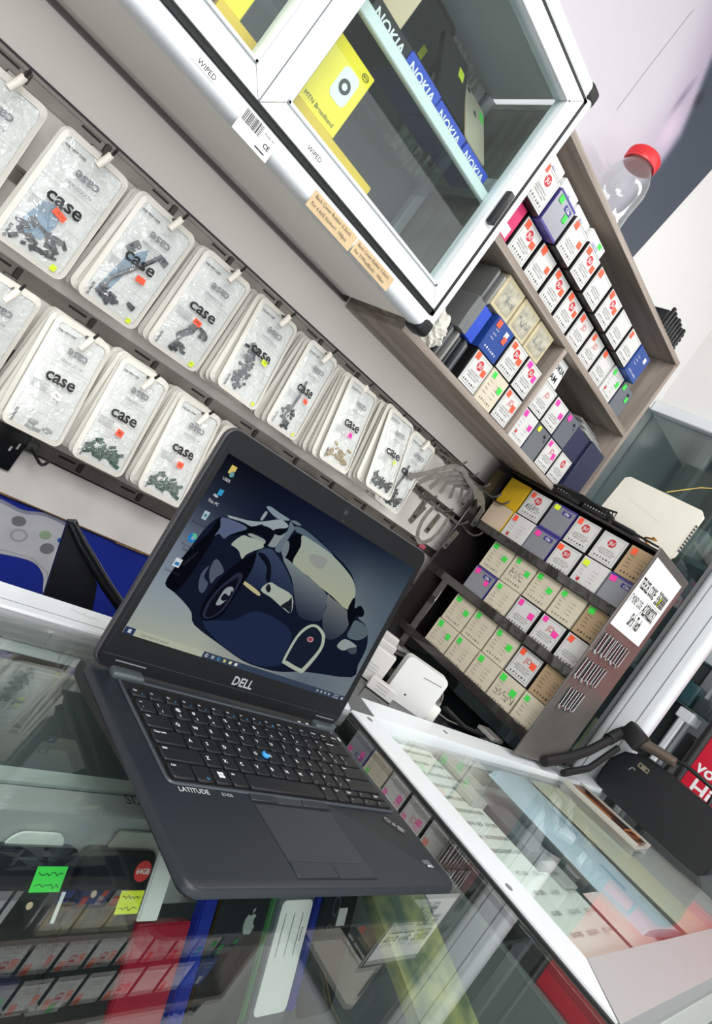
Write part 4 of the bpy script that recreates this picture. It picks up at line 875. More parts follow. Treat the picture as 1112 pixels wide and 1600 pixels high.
rrow([None, ('list', G, 2), ('list', G, 1), ('list', G, 2), ('jd', O, 2), ('tan', None, 0)], -0.2307 + 0.0728, 'on the bottom tier upper row', dx=0.004)
rrow([None, ('list', G, 2), ('list', G, 1), ('list', G, 1), ('list', G, 2, 33), ('list', G, 1)], -0.2307, 'on the bottom tier lower row')
# sign on the rack's near end
t = thing('paper_sign', 'white paper sign with mobile money codes taped to the end of the rack', 'sign', (1.459, 0.5505, 0.059))
F = Fr((1.360, 0.5505, 0.058), (1, 0, 0), (0, 0, 1))
b = B((1.459, 0.5505, 0.059)); b.rect(F, 0.099, 0.083, 0.198, 0.164, 0.0006); b.build('sheet', paper, t)
b = B((1.459, 0.5505, 0.059)); 
b.text(F, 'TELECEL CODE:', 0.033, 0.006, 0.096, z=0.001, sx=0.43, bold=True); b.text(F, '350888', 0.044, 0.118, 0.093, z=0.001, sx=0.47, bold=True)
b.text(F, 'JT MONEY CODE:', 0.025, 0.004, 0.062, z=0.001, sx=0.40); b.text(F, 'A23082252', 0.038, 0.092, 0.058, z=0.001, sx=0.47, bold=True)
b.text(F, "Sir's Tech", 0.040, 0.100, 0.022, 'C', z=0.001, sx=0.45, bold=True); b.line(F, [(0.10, 0.088), (0.190, 0.088)], 0.0006, 0.001); b.line(F, [(0.08, 0.056), (0.186, 0.056)], 0.0006, 0.001)
b.build('lettering', ink, t)
b = B((1.459, 0.5505, 0.059)); b.rect(F, 0.146, 0.104, 0.012, 0.022, 0.0, 0.0008, -0.4); b.build('marker_stroke', STK['yellow'], t)
# chrome loops hung on the rack end
def loop(b):
    w, h = 0.009, 0.046; b.tube([(x, 0, y) for x, y in rrect(2 * w, h, 0.003, 3, 0, -h / 2)], 0.0011, 6, closed=True)
    b.tube([(-w, 0.001, -h + 0.004), (-w - 0.003, -0.004, -h - 0.004)], 0.0022, 6)
k = 0
for zr, xs in ((0.040, (1.378, 1.418, 1.446, 1.476, 1.512)), (-0.024, (1.372, 1.408, 1.442, 1.476)), (-0.092, (1.392, 1.424, 1.456))):
    for x in xs:
        t = thing('chrome_loop', '%s chrome wire loop hanging on the rack end below the paper sign' % (NTH + ('eleventh', 'twelfth'))[k], 'loop', (x, 0.5475, zr), (0, 0.05 * ((k % 3) - 1), 0), 'chrome wire loops'); k += 1
        inst('wire', 'loop', loop, chrome, t)
        inst('blade', 'loopb', lambda b: b.rect(Fr((0, 0.0012, 0)), 0, -0.023, 0.015, 0.042, 0.0005), mat('loop_plate', (60, 60, 62), 0.25, metal=0.6), t)
# on top of the rack: router and black clutter
t = thing('wifi_router', 'cream white router box standing on edge on top of the rack', 'router', (1.470, 0.665, 0.2435), (0, 0, 0))
q = (1.470, 0.665, 0.2435); F = Fr((1.455, 0.772, 0.261), (0, -1, 0), (0, 0, 1))
b = B(q); b.plate(F, [(0.004, 0.020), (0.010, -0.017), (0.196, -0.017), (0.206, 0.0), (0.208, 0.104), (0.198, 0.114), (0.020, 0.114), (0.010, 0.106)], 0.012, -0.020, back=True); b.build('casing', mat('router_cream', (232, 228, 214), 0.45, var=0.05, vscale=10), t)
b = B(q)
for k in range(9): b.box(1.459, 1.468, 0.5625, 0.5645, 0.272 + 0.008 * k, 0.276 + 0.008 * k)
b.build('vent_slots', dark_grey, t)
b = B(q); 
for k in range(10): b.rect(F, 0.055 + 0.009 * k, 0.066 - 0.002 * k, 0.005, 0.003, 0.0, -0.0076)
b.build('embossed_marks', mat('emboss', (216, 210, 196), 0.5), t)
single('yellow_cable', B((1.5, 0.65, 0.36)).tube([(1.462, 0.66, 0.378), (1.48, 0.645, 0.400), (1.50, 0.62, 0.430), (1.56, 0.58, 0.475), (1.65, 0.50, 0.50)], 0.0011, 6), mat('yellow_wire', (196, 164, 60), 0.5), 'thin yellow cable rising from the top of the white router', 'cable')
random.seed(9)
for i, (y, w, h) in enumerate(((0.818, 0.075, 0.028), (0.740, 0.07, 0.022), (0.664, 0.06, 0.012))):
    t = thing('phone_case', '%s black studded phone case from the wall on the rack top' % NTH[i], 'phone case', (1.415, y, 0.2435), (0, 0, 0.0), 'black cases on the rack')
    b = B(); b.box(-0.02, 0.022, -w / 2, w / 2, 0.0, h, 0.005, 2); b.build('shell', black_pl, t)
    b = B()
    for k in range(8): b.tube([(-0.021, -w / 2 + 0.008 + (w - 0.016) * k / 7, h * 0.5), (-0.018, -w / 2 + 0.008 + (w - 0.016) * k / 7, h * 0.5)], 0.0018, 6)
    b.build('studs', chrome, t)
b = B((1.44, 0.70, 0.262))
for k in range(5): b.tube([(1.392 + 0.001 * k, 0.90 - 0.01 * k, 0.247 + 0.003 * (k % 2)), (1.390 + 0.001 * k, 0.85, 0.262), (1.389 + 0.001 * k, 0.78, 0.268 - 0.003 * k), (1.389, 0.73 - 0.01 * k, 0.262 + 0.002 * k), (1.390, 0.69, 0.250), (1.389, 0.62 - 0.012 * k, 0.247)], 0.0024, 6)
single('cable_tangle', b, black_rub, 'tangle of black cables across the rack top', 'cable')
b = B((1.42, 0.60, 0.2435)); b.tube([(1.410 + 0.011 * math.cos(a), 0.605 + 0.011 * math.sin(a), 0.2470 + 0.0014 * k) for k, a in enumerate([0.5 * j for j in range(14)])], 0.0022, 6)
single('copper_ring', b, mat('copper', (170, 120, 60), 0.3, metal=0.9), 'small coil of copper wire at the rack top in front of the router', 'coil')

# white router and adapters behind the counter trim
bz = -0.2855
t = thing('white_router', 'white router box standing just behind the counter trim', 'router', (1.06, 0.645, bz), (0, 0, R(-40)))
b = B(); b.plate(F0, rrect(0.088, 0.084, 0.010, 4, 0, 0.042), 0.024, -0.012, back=True); b.build('casing', mat('router_white', (206, 206, 204), 0.4), t)
b = B(); b.line(F0, [(0.0, 0.064), (0.036, 0.068)], 0.0012, 0.0123); b.plate(F0, circ(0.002, 10, -0.01, 0.02), 0.0, 0.0123); b.build('slot', dark_grey, t)
for i, (x, y, h, w) in enumerate(((1.00, 0.705, 0.062, 0.028), (1.03, 0.735, 0.070, 0.026), (1.08, 0.765, 0.075, 0.018), (1.12, 0.79, 0.065, 0.016), (0.992, 0.655, 0.022, 0.026))):
    t = thing('charger_carton', '%s white charger carton left of the white router' % NTH[i], 'box', (x, y, bz), (0, 0, R(-50)), 'white charger cartons')
    b = B(); b.box(-w, w, -0.010, 0.010, 0, h, 0.0015); b.build('carton', mat('carton_white', (196, 194, 190), 0.5), t)
    b = B(); 
    for k in range(3): b.rect(F0, 0.0, h * 0.3 + 0.006 * k, w * 0.9, 0.001, 0.0, 0.0104)
    b.build('print', grey_ink, t)
b = B((1.14, 0.63, bz))
for k in range(6): b.tube([(1.135 + (0.024 - 0.002 * k) * math.cos(a), 0.640 + 0.004 * k, bz + 0.026 + (0.024 - 0.002 * k) * math.sin(a)) for a in [2 * PI * j / 16 for j in range(16)]], 0.0014, 6, closed=True)
b.tube([(1.155, 0.640, bz + 0.012), (1.20, 0.630, bz + 0.006), (1.26, 0.625, bz + 0.004)], 0.0014, 6)
single('cable_coil', b, mat('grey_cable', (150, 148, 140), 0.5), 'coil of thin grey cable beside the white router', 'cable')
t = thing('power_plug', 'small white power adapter in front of the white router', 'adapter', (1.095, 0.618, bz), (0, 0, R(-30)))
b = B(); b.box(-0.020, 0.020, -0.010, 0.012, 0.0, 0.034, 0.005, 3); b.build('body', mat('plug_white', (214, 212, 206), 0.4), t)
b = B(); b.tube([(0.012, -0.002, 0.034), (0.012, -0.002, 0.042)], 0.003, 8); b.tube([(-0.006, -0.002, 0.034), (-0.006, -0.002, 0.042)], 0.003, 8); b.build('pins', steel, t)
single('black_rod', B((1.25, 0.63, bz)).tube([(1.15, 0.622, bz + 0.030), (1.24, 0.614, bz + 0.010), (1.33, 0.612, bz + 0.006)], 0.005, 8), black_pl, 'short black rod lying behind the counter trim', 'rod')

# ================================================================== BLUE CONTROLLER POSTER AND BLACK STAND
t = thing('controller_poster', 'blue poster sheet with a white game controller under the display board', 'poster', (0.3, 1.040, -0.9))
pq = (0.3, 1.040, -0.9); F = Fr((0, 1.0445, 0))
b = B(pq); b.box(-0.9, 1.40, 1.0445, 1.0494, -0.95, -0.3475); b.build('sheet', mat('poster_blue', (36, 52, 150), 0.3, var=0.15, vscale=5), t)
def smooth(pts, n=6):
    q = []; m = len(pts)
    for i in range(m):
        p0, p1, p2, p3 = (pts[(i + k - 1) % m] for k in range(4))
        for j in range(n):
            u = j / n; q.append(tuple(0.5 * (2 * p1[k] + (p2[k] - p0[k]) * u + (2 * p0[k] - 5 * p1[k] + 4 * p2[k] - p3[k]) * u * u + (3 * p1[k] - p0[k] - 3 * p2[k] + p3[k]) * u ** 3) for k in (0, 1)))
    return q
pad = smooth([(0.46, -0.362), (0.50, -0.352), (0.555, -0.362), (0.580, -0.40), (0.602, -0.455), (0.598, -0.485), (0.575, -0.482), (0.552, -0.448), (0.520, -0.432), (0.470, -0.437), (0.430, -0.447), (0.405, -0.500), (0.380, -0.500), (0.372, -0.45), (0.385, -0.40), (0.41, -0.362)])
b = B(pq); b.plate(F, [(0.486 + (x - 0.486) * 1.07, -0.42 + (z + 0.42) * 1.10) for x, z in pad], 0.0, 0.0006); b.build('halo_print', mat('halo', (150, 152, 170), 0.4, var=0.2, vscale=60), t)
b = B(pq); b.plate(F, pad, 0.0, 0.0010); b.build('controller_print', mat('pad_white', (200, 200, 206), 0.4, var=0.12, vscale=20), t)
for q_ in (circ(0.0115, 18, 0.463, -0.376, 0.009), circ(0.012, 18, 0.530, -0.402, 0.010)): b = B(pq); b.plate(F, q_, 0.0, 0.0014); b.build('stick_print', mat('stick_grey', (120, 120, 124), 0.4), t)
b = B(pq); b.ringp(F, 0.010, 0.0145, 20, 0.477, -0.398, 0.0, 0.0014, 0.8); b.build('dpad_print', mat('pad_shade', (164, 164, 172), 0.5), t)
for i, (x, z, c) in enumerate(((0.5135, -0.3815, (150, 170, 140)), (0.541, -0.380, (50, 90, 170)), (0.5545, -0.372, (196, 130, 50)), (0.5505, -0.391, (70, 140, 80)), (0.5625, -0.384, (180, 60, 50)))):
    b = B(pq); b.plate(F, circ(0.010 if i == 0 else 0.0058, 14, x, z, 0.008 if i == 0 else 0.005), 0.0, 0.0014); b.build('button_print', mat('pad_button_%d' % i, c, 0.4), t)
b = B(pq); b.line(F, [(0.43, -0.440), (0.47, -0.430), (0.52, -0.427), (0.556, -0.441), (0.58, -0.475)], 0.0016, 0.0014); b.build('outline_print', mat('pad_shade', (164, 164, 172)), t)
so2 = (0.40, 0.66, -0.6998); t = thing('black_stand', 'black plastic stand with a slanted strut behind the left counter trim', 'stand', so2)
b = B(so2); b.plate(Fr((0, 0.66, 0)), [(0.334, -0.216), (0.343, -0.2125), (0.350, -0.219), (0.408, -0.272), (0.440, -0.34), (0.47, -0.69), (0.38, -0.69), (0.374, -0.34)], 0.006, 0.0, back=True); b.build('panel', black_pl, t)
b = B(so2); b.tube([(0.338, 0.655, -0.2165), (0.36, 0.648, -0.232), (0.408, 0.640, -0.262), (0.452, 0.634, -0.286), (0.50, 0.63, -0.32), (0.50, 0.63, -0.685)], [0.005, 0.006, 0.0065, 0.0065, 0.006, 0.006], 10); b.build('strut', mat('stand_gloss', (18, 19, 22), 0.2), t)
b = B(so2); b.box(0.33, 0.52, 0.615, 0.70, -0.6995, -0.685, 0.004, 2); b.build('base', black_pl, t)
single('low_ledge', B((0.3, 0.8, -0.70)).box(-0.9, 0.878, 0.606, 1.030, -0.72, -0.70, 0.003), dark_grey, 'dark low ledge behind the left counter under the black stand', 'ledge')
t = thing('black_tag', 'flat black tag hanging at the left edge below the pouches', 'tag', (0.375, 1.026, -0.252))
b = B(); b.box(-0.03, 0.022, 0.0, 0.004, -0.052, 0.012, 0.002, 2); b.build('plate', black_pl, t)
b = B(); b.rect(F0, 0.012, -0.010, 0.003, 0.010, 0.0005, 0.0); b.rect(F0, 0.004, -0.018, 0.003, 0.008, 0.0005, 0.0); b.build('mark', paper, t)

# ================================================================== COUNTERS
GZ0, GZ1 = -0.2845, -0.2785
lo = (0.1, 0.0, ZF); cnt = thing('glass_counter', 'glass topped display counter with white aluminium edge carrying the laptop', 'counter', lo)
def lc(name, m, *q, bev=0.001): b = B(lo); b.box(*q, bev, 1); return b.build(name, m, cnt)
gm = tile_glass
g = lc('glass_top', gm, -0.70, 0.7925, -0.55, 0.5475, GZ0, GZ1, bev=0.0005)
lc('back_trim', white_alu, -0.70, 0.7965, 0.548, 0.594, -0.316, -0.2735, bev=0.002)
lc('trim_groove', mid_grey, -0.70, 0.7965, 0.560, 0.5608, -0.2736, -0.2733, bev=0)
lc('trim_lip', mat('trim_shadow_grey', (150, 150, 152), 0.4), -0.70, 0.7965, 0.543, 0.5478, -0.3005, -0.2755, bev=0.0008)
lc('side_gasket', black_rub, 0.7930, 0.7985, -0.55, 0.5475, -0.310, -0.2765, bev=0)
lc('front_trim', white_alu, -0.70, 0.7965, -0.596, -0.5505, -0.316, -0.2735, bev=0.002)
lc('side_trim', white_alu, -0.745, -0.7005, -0.596, 0.594, -0.316, -0.2735, bev=0.002)
inner = mat('counter_inner', (112, 120, 120), 0.4, var=0.12, vscale=4)
lc('back_wall', inner, -0.70, 0.79, 0.530, 0.540, ZF, -0.317)
lc('end_wall', inner, 0.780, 0.7925, -0.55, 0.529, ZF, -0.3105)
lc('front_wall', inner, -0.70, 0.79, -0.58, -0.56, ZF, -0.317)
lc('deck', inner, -0.70, 0.7795, -0.559, 0.5295, -0.66, -0.64)
lc('back_rail', mat('rail_grey_white', (178, 182, 180), 0.4, var=0.1), -0.70, 0.7795, 0.396, 0.421, -0.445, -0.346, bev=0.003)
lc('rail_glass_edge', mat('glass_edge', (168, 178, 174), 0.2), -0.70, 0.7795, 0.4225, 0.438, -0.350, -0.345, bev=0.001)
b = B(lo); b.text(Fr((0.405, 0.4085, -0.346), (1, 0, 0), (0, 1, 0)), 'SIZE 1', 0.016, 0, 0, z=0.0006); b.build('pen_marks', dark_grey, cnt)
b = B(lo); random.seed(13)
FTR = Fr((0.352, 0.582, -0.2733), (1, 0, 0), (0, 1, 0)); b.line(FTR, [(0.002 * k, -0.002 - 0.0003 * k + random.uniform(-0.0025, 0.0025)) for k in range(17)], 0.0004, 0.0003); b.build('scribble', grey_ink, cnt)
# phones leaning in the counter, faces to the front
def ex_box(name, lab, x0, w, y, ztop, m, extras, cat='phone', L=0.15, rim=None, rad=0.010, group='phones leaning in the counter'):
    K = 0.93; x0, w, y, ztop = x0 * K, w * K, y * K, ztop * K
    t = thing(name, lab, cat, (x0 + w / 2, y, ztop), (R(-27), 0, 0), group)
    b = B(); b.plate(F0, rrect(w, L, rad, 4, 0, -L / 2), 0.0085, -0.010, back=True); b.build('body', rim or m, t)
    b = B(); b.plate(F0, rrect(w - 0.003, L - 0.003, rad * 0.9, 4, 0, -L / 2), 0.0012, -0.0012); b.build('face', m, t)
    if extras: extras(t, w)
    return t
gl_black = mat('phone_black', (26, 29, 31), 0.12, spec=0.5)
def note(t, c, x, z, w, h, rows=2):
    b = B(); b.rect(F0, x, z, w, h, 0.0005); s_ = b.build('price_note', STK[c], t); b = B(); random.seed(int(1000 * w))
    for k in range(rows): b.line(F0, [(x - w * 0.4 + w * 0.8 * j / 9, z + h * (0.22 - 0.5 * k) + random.uniform(-0.0016, 0.0016)) for j in range(10)], 0.0006, 0.0008)
    b.build('handwriting', mat('green_pen', (40, 90, 50), 0.6), s_)
def ex1(t, w):
    note(t, 'green', 0.016, -0.022, 0.026, 0.018); b = B(); b.plate(F0, circ(0.0028, 12, 0.008, -0.040), 0.0, 0.0006); b.build('camera_dot', mat('cam_dot', (190, 170, 140), 0.4), t)
    b = B(); b.rect(F0, 0.033, -0.042, 0.0035, 0.022, 0.0, 0.0006, -0.05); b.build('highlight_strip', mat('strip_white', (210, 212, 208), 0.4), t)
def ex2(t, w):
    note(t, 'yellow', 0.022, -0.040, 0.024, 0.018); b = B(); b.plate(F0, circ(0.0085, 18, 0.025, -0.016), 0.0005); s_ = b.build('round_sticker', STK['red'], t)
    b = B(); b.text(F0, '64GB', 0.0062, 0.025, -0.018, 'C', z=0.0009, bold=True); b.build('lettering', paper, s_)
    b = B(); b.plate(F0, circ(0.0028, 12, -0.017, -0.033), 0.0, 0.0006); b.build('camera_dot', mat('cam_dot', (190, 170, 140)), t)
ex_box('display_phone', 'black phone box leaning in the counter at the far left edge', 0.235, 0.082, 0.415, -0.404, gl_black, None, rad=0.006)
ex_box('display_phone', 'black phone with a green price note under the counter glass', 0.322, 0.079, 0.415, -0.400, gl_black, ex1, rad=0.008)
ex_box('display_phone', 'black phone with red 64GB sticker and yellow note under the glass', 0.407, 0.078, 0.415, -0.400, gl_black, ex2, rad=0.008)
ex_box('price_card', 'plain white card between the yellow noted phone and the red box', 0.4865, 0.024, 0.4145, -0.401, paper, None, 'card', 0.055, None, 0.001)
red_box = mat('crimson', (150, 24, 48), 0.2)
ex_box('display_phone', 'crimson phone carton under the front left corner of the laptop', 0.4885, 0.066, 0.386, -0.455, red_box, None, 'box', 0.12, None, 0.002)
ex_box('display_phone', 'royal blue carton strip right of the crimson carton', 0.557, 0.020, 0.405, -0.405, mat('royal_strip', (22, 40, 140), 0.25), None, 'box', 0.14, None, 0.002)
def ex_ap(t, w): b = B(); apple_mark(b, 0.012, -0.052, 0.020, 0.0); b.build('emblem', mat('emblem_grey', (150, 156, 152), 0.3), t)
ex_box('display_phone', 'dark phone with gold rim and fruit emblem under the laptop front', 0.580, 0.078, 0.405, -0.405, gl_black, ex_ap, rim=brass)
ex_box('display_phone', 'thin green edged case beside the gold rimmed phone', 0.660, 0.008, 0.405, -0.405, mat('green_edge', (60, 110, 66), 0.3), None, 'phone case', 0.14, None, 0.002)
def ex_card(t, w):
    b = B(); b.plate(F0, rrect(0.050, 0.105, 0.006, 4, 0.002, -0.085), 0.0008); s_ = b.build('card', paper, t); b = B()
    for k in range(3): b.line(F0, [(-0.014 + 0.014 * k, -0.045), (-0.014 + 0.014 * k, -0.085)], 0.0007, 0.0012)
    b.text(F0, 'Galaxy', 0.005, 0.020, -0.072, rot=PI / 2, z=0.0012); b.build('print', ink, s_)
ex_box('display_phone', 'phone in a clear bag with a printed white card', 0.671, 0.064, 0.405, -0.405, mat('bag_grey', (92, 100, 104), 0.2), ex_card)
ex_box('display_phone', 'narrow blue carton edge right of the white printed card', 0.738, 0.012, 0.405, -0.405, mat('royal_strip', (22, 40, 140)), None, 'box', 0.14, None, 0.002)
def ex_cam(t, w):
    b = B(); b.ringp(F0, 0.005, 0.0066, 18, -0.008, -0.040, 0.0, 0.0008, 1.7); b.ringp(F0, 0.0028, 0.0042, 14, -0.012, -0.062, 0.0, 0.0008); b.build('camera_rings', chrome, t)
    b = B(); b.rect(F0, 0.008, -0.052, 0.016, 0.018, 0.0006); b.build('price_note', paper, t)
ex_box('display_phone', 'black phone with silver camera rings and white sticker under the glass', 0.754, 0.070, 0.405, -0.405, gl_black, ex_cam, rim=chrome)
for i, (x0, z0, w, h) in enumerate(((0.333, -0.392, 0.052, 0.03), (0.432, -0.386, 0.060, 0.04))):
    x0, z0, w = x0 * 0.93, z0 * 0.93, w * 0.93; b = B((x0 + w / 2, 0.3915, z0 - h)); b.plate(Fr((x0, 0.3935, z0)), rrect(w, h, 0.012 if i == 0 else 0.003, 5, w / 2, -h / 2), 0.002, 0.0, back=True)
    single('white_card', b, mat('card_white_%d' % i, ((226, 232, 226), (180, 182, 170))[i], 0.4), ('rounded white card top behind the green noted phone', 'grey white box top behind the 64GB phone')[i], 'card')
camo = mat('camo_cloth', (64, 82, 72), 0.8, col2=(146, 150, 96), vscale=26)
t = thing('camouflage_pouch', 'camouflage patterned pouch under the glass near the right end of the laptop', 'pouch', (0.665, 0.290, -0.312), (R(-74), 0, 0))
b = B(); b.plate(F0, rrect(0.095, 0.16, 0.010, 4, 0, -0.08), 0.012, -0.012, back=True); b.build('body', camo, t)
b = B(); b.line(F0, [(-0.027, -0.004), (0.027, -0.004)], 0.0012, 0.0004); b.build('seam', dark_grey, t)

# ---- right-hand showcase
ho = (1.3, 0.34, ZF); sc = thing('side_showcase', 'low glass showcase with wide white frame right of the laptop', 'showcase', ho)
def sq(name, m, *q, bev=0.001): b = B(ho); b.box(*q, bev, 1); return b.build(name, m, sc)
Fz = Fr((0, 0, -0.274), (1, 0, 0), (0, 1, 0))
def tr(name, pts, m=white_alu, th=0.034): b = B(ho); b.plate(Fz, pts, th, -th, back=True); return b.build(name, m, sc)
tr('frame_rail', [(0.7995, 0.1), (0.856, 0.160), (0.856, 0.5465), (0.7995, 0.5475)])
tr('frame_rail', [(0.870, 0.5945), (1.895, 0.566), (1.895, 0.520), (0.858, 0.5475)])
tr('frame_rail', [(0.802, 0.098), (1.895, 0.098), (1.895, 0.155), (0.858, 0.160)], mat('grey_rail', (170, 170, 170), 0.4))
tr('corner_piece', [(0.7995, 0.5485), (0.8565, 0.5485), (0.868, 0.5945), (0.824, 0.5945)], mat('corner_grey', (92, 94, 96), 0.5), 0.036)
tr('corner_piece', [(0.7995, 0.5495), (0.8225, 0.5945), (0.7995, 0.5945)], white_alu)
for x, y in ((0.832, 0.535), (0.815, 0.25), (1.10, 0.567)):
    b = B(ho); b.plate(Fr((x, y, -0.274), (1, 0, 0), (0, 1, 0)), circ(0.005, 14), 0.0006); b.build('screw', mid_grey, sc)
sq('glass_top', case_glass, 0.8565, 1.895, 0.1605, 0.5195, -0.2850, -0.2800, bev=0.0004)
sq('carcass', inner, 0.80, 1.895, 0.10, 0.59, ZF, -0.46)
sq('inner_wall', mat('pale_inner', (196, 200, 196), 0.5), 0.80, 0.806, 0.105, 0.545, -0.4595, -0.3085)
sq('inner_wall', mat('pale_inner', (196, 200, 196), 0.5), 0.8065, 1.89, 0.548, 0.554, -0.4595, -0.3105)
pale_paper = mat('pale_paper', (222, 228, 220), 0.7, var=0.06, vscale=8)
def sheet_print(b, F, w, h, n, m_, size=0.010):
    words = ('020-5000', 'MT-1000', '050-2001', 'A-3000', '010-7000')
    for k in range(n):
        for j in range(m_): b.text(F, words[(k + j) % 5], size, w * (0.08 + 0.9 * j / m_), h * (0.92 - 0.9 * k / n), z=0.0008)
def sheet(name, label, x0, x1, y0, y1, z, m, printed=0, curl=0.0, cat='paper', rot=0.0):
    c = ((x0 + x1) / 2, (y0 + y1) / 2, z); t = thing(name, label, cat, c, (0, 0, rot)); w, h = x1 - x0, y1 - y0; b = B(); nx = 14
    vs = []
    for i in range(nx + 1):
        u = i / nx; zz = curl * math.sin(u * PI * 1.5) * 0.5 + abs(curl) * 0.6
        for yy in (-h / 2, h / 2): vs.append((-w / 2 + w * u, yy, zz))
    b.add(vs, [(2 * i, 2 * i + 2, 2 * i + 3, 2 * i + 1) for i in range(nx)]); b.build('sheet', m, t)
    if printed:
        b = B(); sheet_print(b, Fr((-w / 2, -h / 2, abs(curl) * 1.2), (1, 0, 0), (0, 1, 0)), w, h, printed, 4); b.build('print', mat('grey_print', (96, 100, 98), 0.7), t)
    return t
sheet('price_list', 'white printed number sheet lying under the glass beside the frame', 0.868, 1.04, 0.30, 0.540, -0.302, pale_paper, 9)
sheet('price_list', 'second crumpled white sheet under the glass nearer the camera', 0.862, 1.12, 0.165, 0.298, -0.304, pale_paper, 4, 0.006)
sheet('pink_leaflet', 'pale pink leaflet with a ring print under the near end of the glass', 1.125, 1.26, 0.165, 0.26, -0.303, mat('pale_pink', (232, 206, 200), 0.6, col2=(222, 226, 220), vscale=14), 0, 0.004)
t = thing('blue_foil_strip', 'long pale blue strip running along the showcase under the glass', 'strip', (1.30, 0.345, -0.297), (0, 0, R(-4)))
b = B(); 
pr = [(-0.085, 0.0), (-0.07, 0.012), (-0.03, 0.0155), (0.03, 0.0155), (0.07, 0.012), (0.085, 0.0)]
b.add([(x, y, z - 0.006) for y in (-0.165, 0.165) for x, z in pr], [(i, i + 1, 7 + i, 6 + i) for i in range(5)] + [(0, 6, 11, 5), (5, 4, 3, 2, 1, 0), (6, 7, 8, 9, 10, 11)]); b.build('strip', mat('pale_blue', (204, 225, 238), 0.4, var=0.12, vscale=12), t)
b = B(); b.rect(Fr((0, 0, 0.0097), (1, 0, 0), (0, 1, 0)), 0.02, 0.05, 0.02, 0.06, 0.0); b.rect(Fr((0, 0, 0.0097), (1, 0, 0), (0, 1, 0)), -0.01, -0.07, 0.015, 0.05, 0.0); b.build('patches', mat('blue_patch', (150, 186, 206), 0.4), t)
sheet('map_sheet', 'cream and pale yellow printed map sheet between blue strip and tray', 1.405, 1.58, 0.165, 0.515, -0.2955, mat('map_cream', (226, 220, 190), 0.6, col2=(206, 214, 200), vscale=9), 0, 0.003)
sheet('map_sheet', 'grey white printed sheet under the black case', 1.60, 1.88, 0.165, 0.515, -0.300, mat('map_grey', (206, 200, 190), 0.6, col2=(190, 196, 200), vscale=9), 0, 0.002)
carton('component_box', 1.06, 1.115, 0.455, 0.535, -0.330, -0.296, mat('grey_carton', (168, 170, 166), 0.5), 'grey carton with a small pink dot at the far end of the showcase', 'box')
carton('component_box', 1.005, 1.05, 0.415, 0.455, -0.3015, -0.2915, mat('grey_carton_2', (184, 186, 182), 0.5), 'small pale carton lying on the number sheet', 'box')
carton('component_box', 1.06, 1.13, 0.33, 0.42, -0.345, -0.296, mat('slate_carton', (104, 114, 116), 0.5), 'slate grey carton in the middle of the showcase', 'box')
carton('component_box', 1.07, 1.12, 0.268, 0.315, -0.340, -0.297, mat('grey_carton', (168, 170, 166)), 'pale grey flap box in front of the slate carton', 'box')
sq('deck', mat('pale_inner', (196, 200, 196)), 0.8065, 1.89, 0.105, 0.5475, -0.4595, -0.346)
t = thing('screen_tray', 'shallow clear tray with a broken phone screen on the showcase glass', 'tray', (1.62, 0.425, -0.2798), (0, 0, R(2)))
b = B(); b.box(-0.055, 0.050, -0.09, 0.09, 0.0, 0.004, 0.001); b.box(-0.055, -0.052, -0.09, 0.09, 0.004, 0.012); b.box(0.047, 0.050, -0.09, 0.09, 0.004, 0.012); b.build('tray', mat('tray_grey', (170, 166, 158), 0.3), t)
b = B(); b.box(-0.040, 0.036, -0.084, 0.080, 0.0042, 0.010, 0.002); b.build('screen', mat('broken_screen', (28, 24, 22), 0.1, col2=(110, 62, 40), vscale=14), t)
b = B(); b.tube([(-0.03, -0.05, 0.011), (0.0, -0.055, 0.014), (0.02, -0.07, 0.011)], 0.002, 6); b.tube([(-0.036, -0.02, 0.011), (-0.034, 0.07, 0.011)], 0.0014, 6); b.build('flex', mat('copper_flex', (176, 110, 60), 0.35, metal=0.5), t)
# black case with handle and clamp
ko = (1.83, 0.40, -0.2798); t = thing('black_case', 'black equipment case with a bent wire handle on the side showcase', 'case', ko)
case_m = mat('case_black', (24, 25, 28), 0.42, bump=0.06, bscale=300)
b = B(ko); F = Fr((1.842, 0.548, -0.2798), (0, -1, 0), (0, 0, 1))
prof = [(0.0, 0.045), (0.004, 0.020), (0.016, 0.004), (0.030, 0.0008), (0.256, 0.0008), (0.276, 0.006), (0.288, 0.020), (0.290, 0.110), (0.284, 0.126), (0.268, 0.136), (0.090, 0.136), (0.060, 0.133), (0.020, 0.112), (0.003, 0.080)]
b.plate(F, prof, 0.004, -0.004); b.plate(F, [(x, max(z, 0.0008)) for x, z in [(0.145 + (x - 0.145) * 1.03, 0.068 + (z - 0.068) * 1.06) for x, z in prof]], 0.046, -0.0505, back=True); b.build('shell', case_m, t)
b = B(ko); b.tube([(1.870, 0.445, -0.150), (1.865, 0.440, -0.108), (1.865, 0.415, -0.100), (1.868, 0.345, -0.104), (1.868, 0.334, -0.110), (1.868, 0.331, -0.146)], 0.005, 10); b.build('handle', black_pl, t)
b = B(ko); b.plate(F, rrect(0.028, 0.012, 0.002, 3, 0.072, 0.112), 0.0012); b.build('metal_plate', mat('plate_brass', (160, 152, 130), 0.4, metal=0.6), t)
b = B(ko); b.plate(F, circ(0.0032, 10, 0.064, 0.112), 0.0, 0.0014); b.plate(F, circ(0.0032, 10, 0.081, 0.112), 0.0, 0.0014); b.build('screws', black_pl, t)
b = B(ko); b.line(F, [(0.048, 0.086), (0.050, 0.094), (0.056, 0.097), (0.060, 0.094)], 0.0022, 0.0004); b.build('scratch', mat('scratch', (150, 150, 150), 0.6), t)
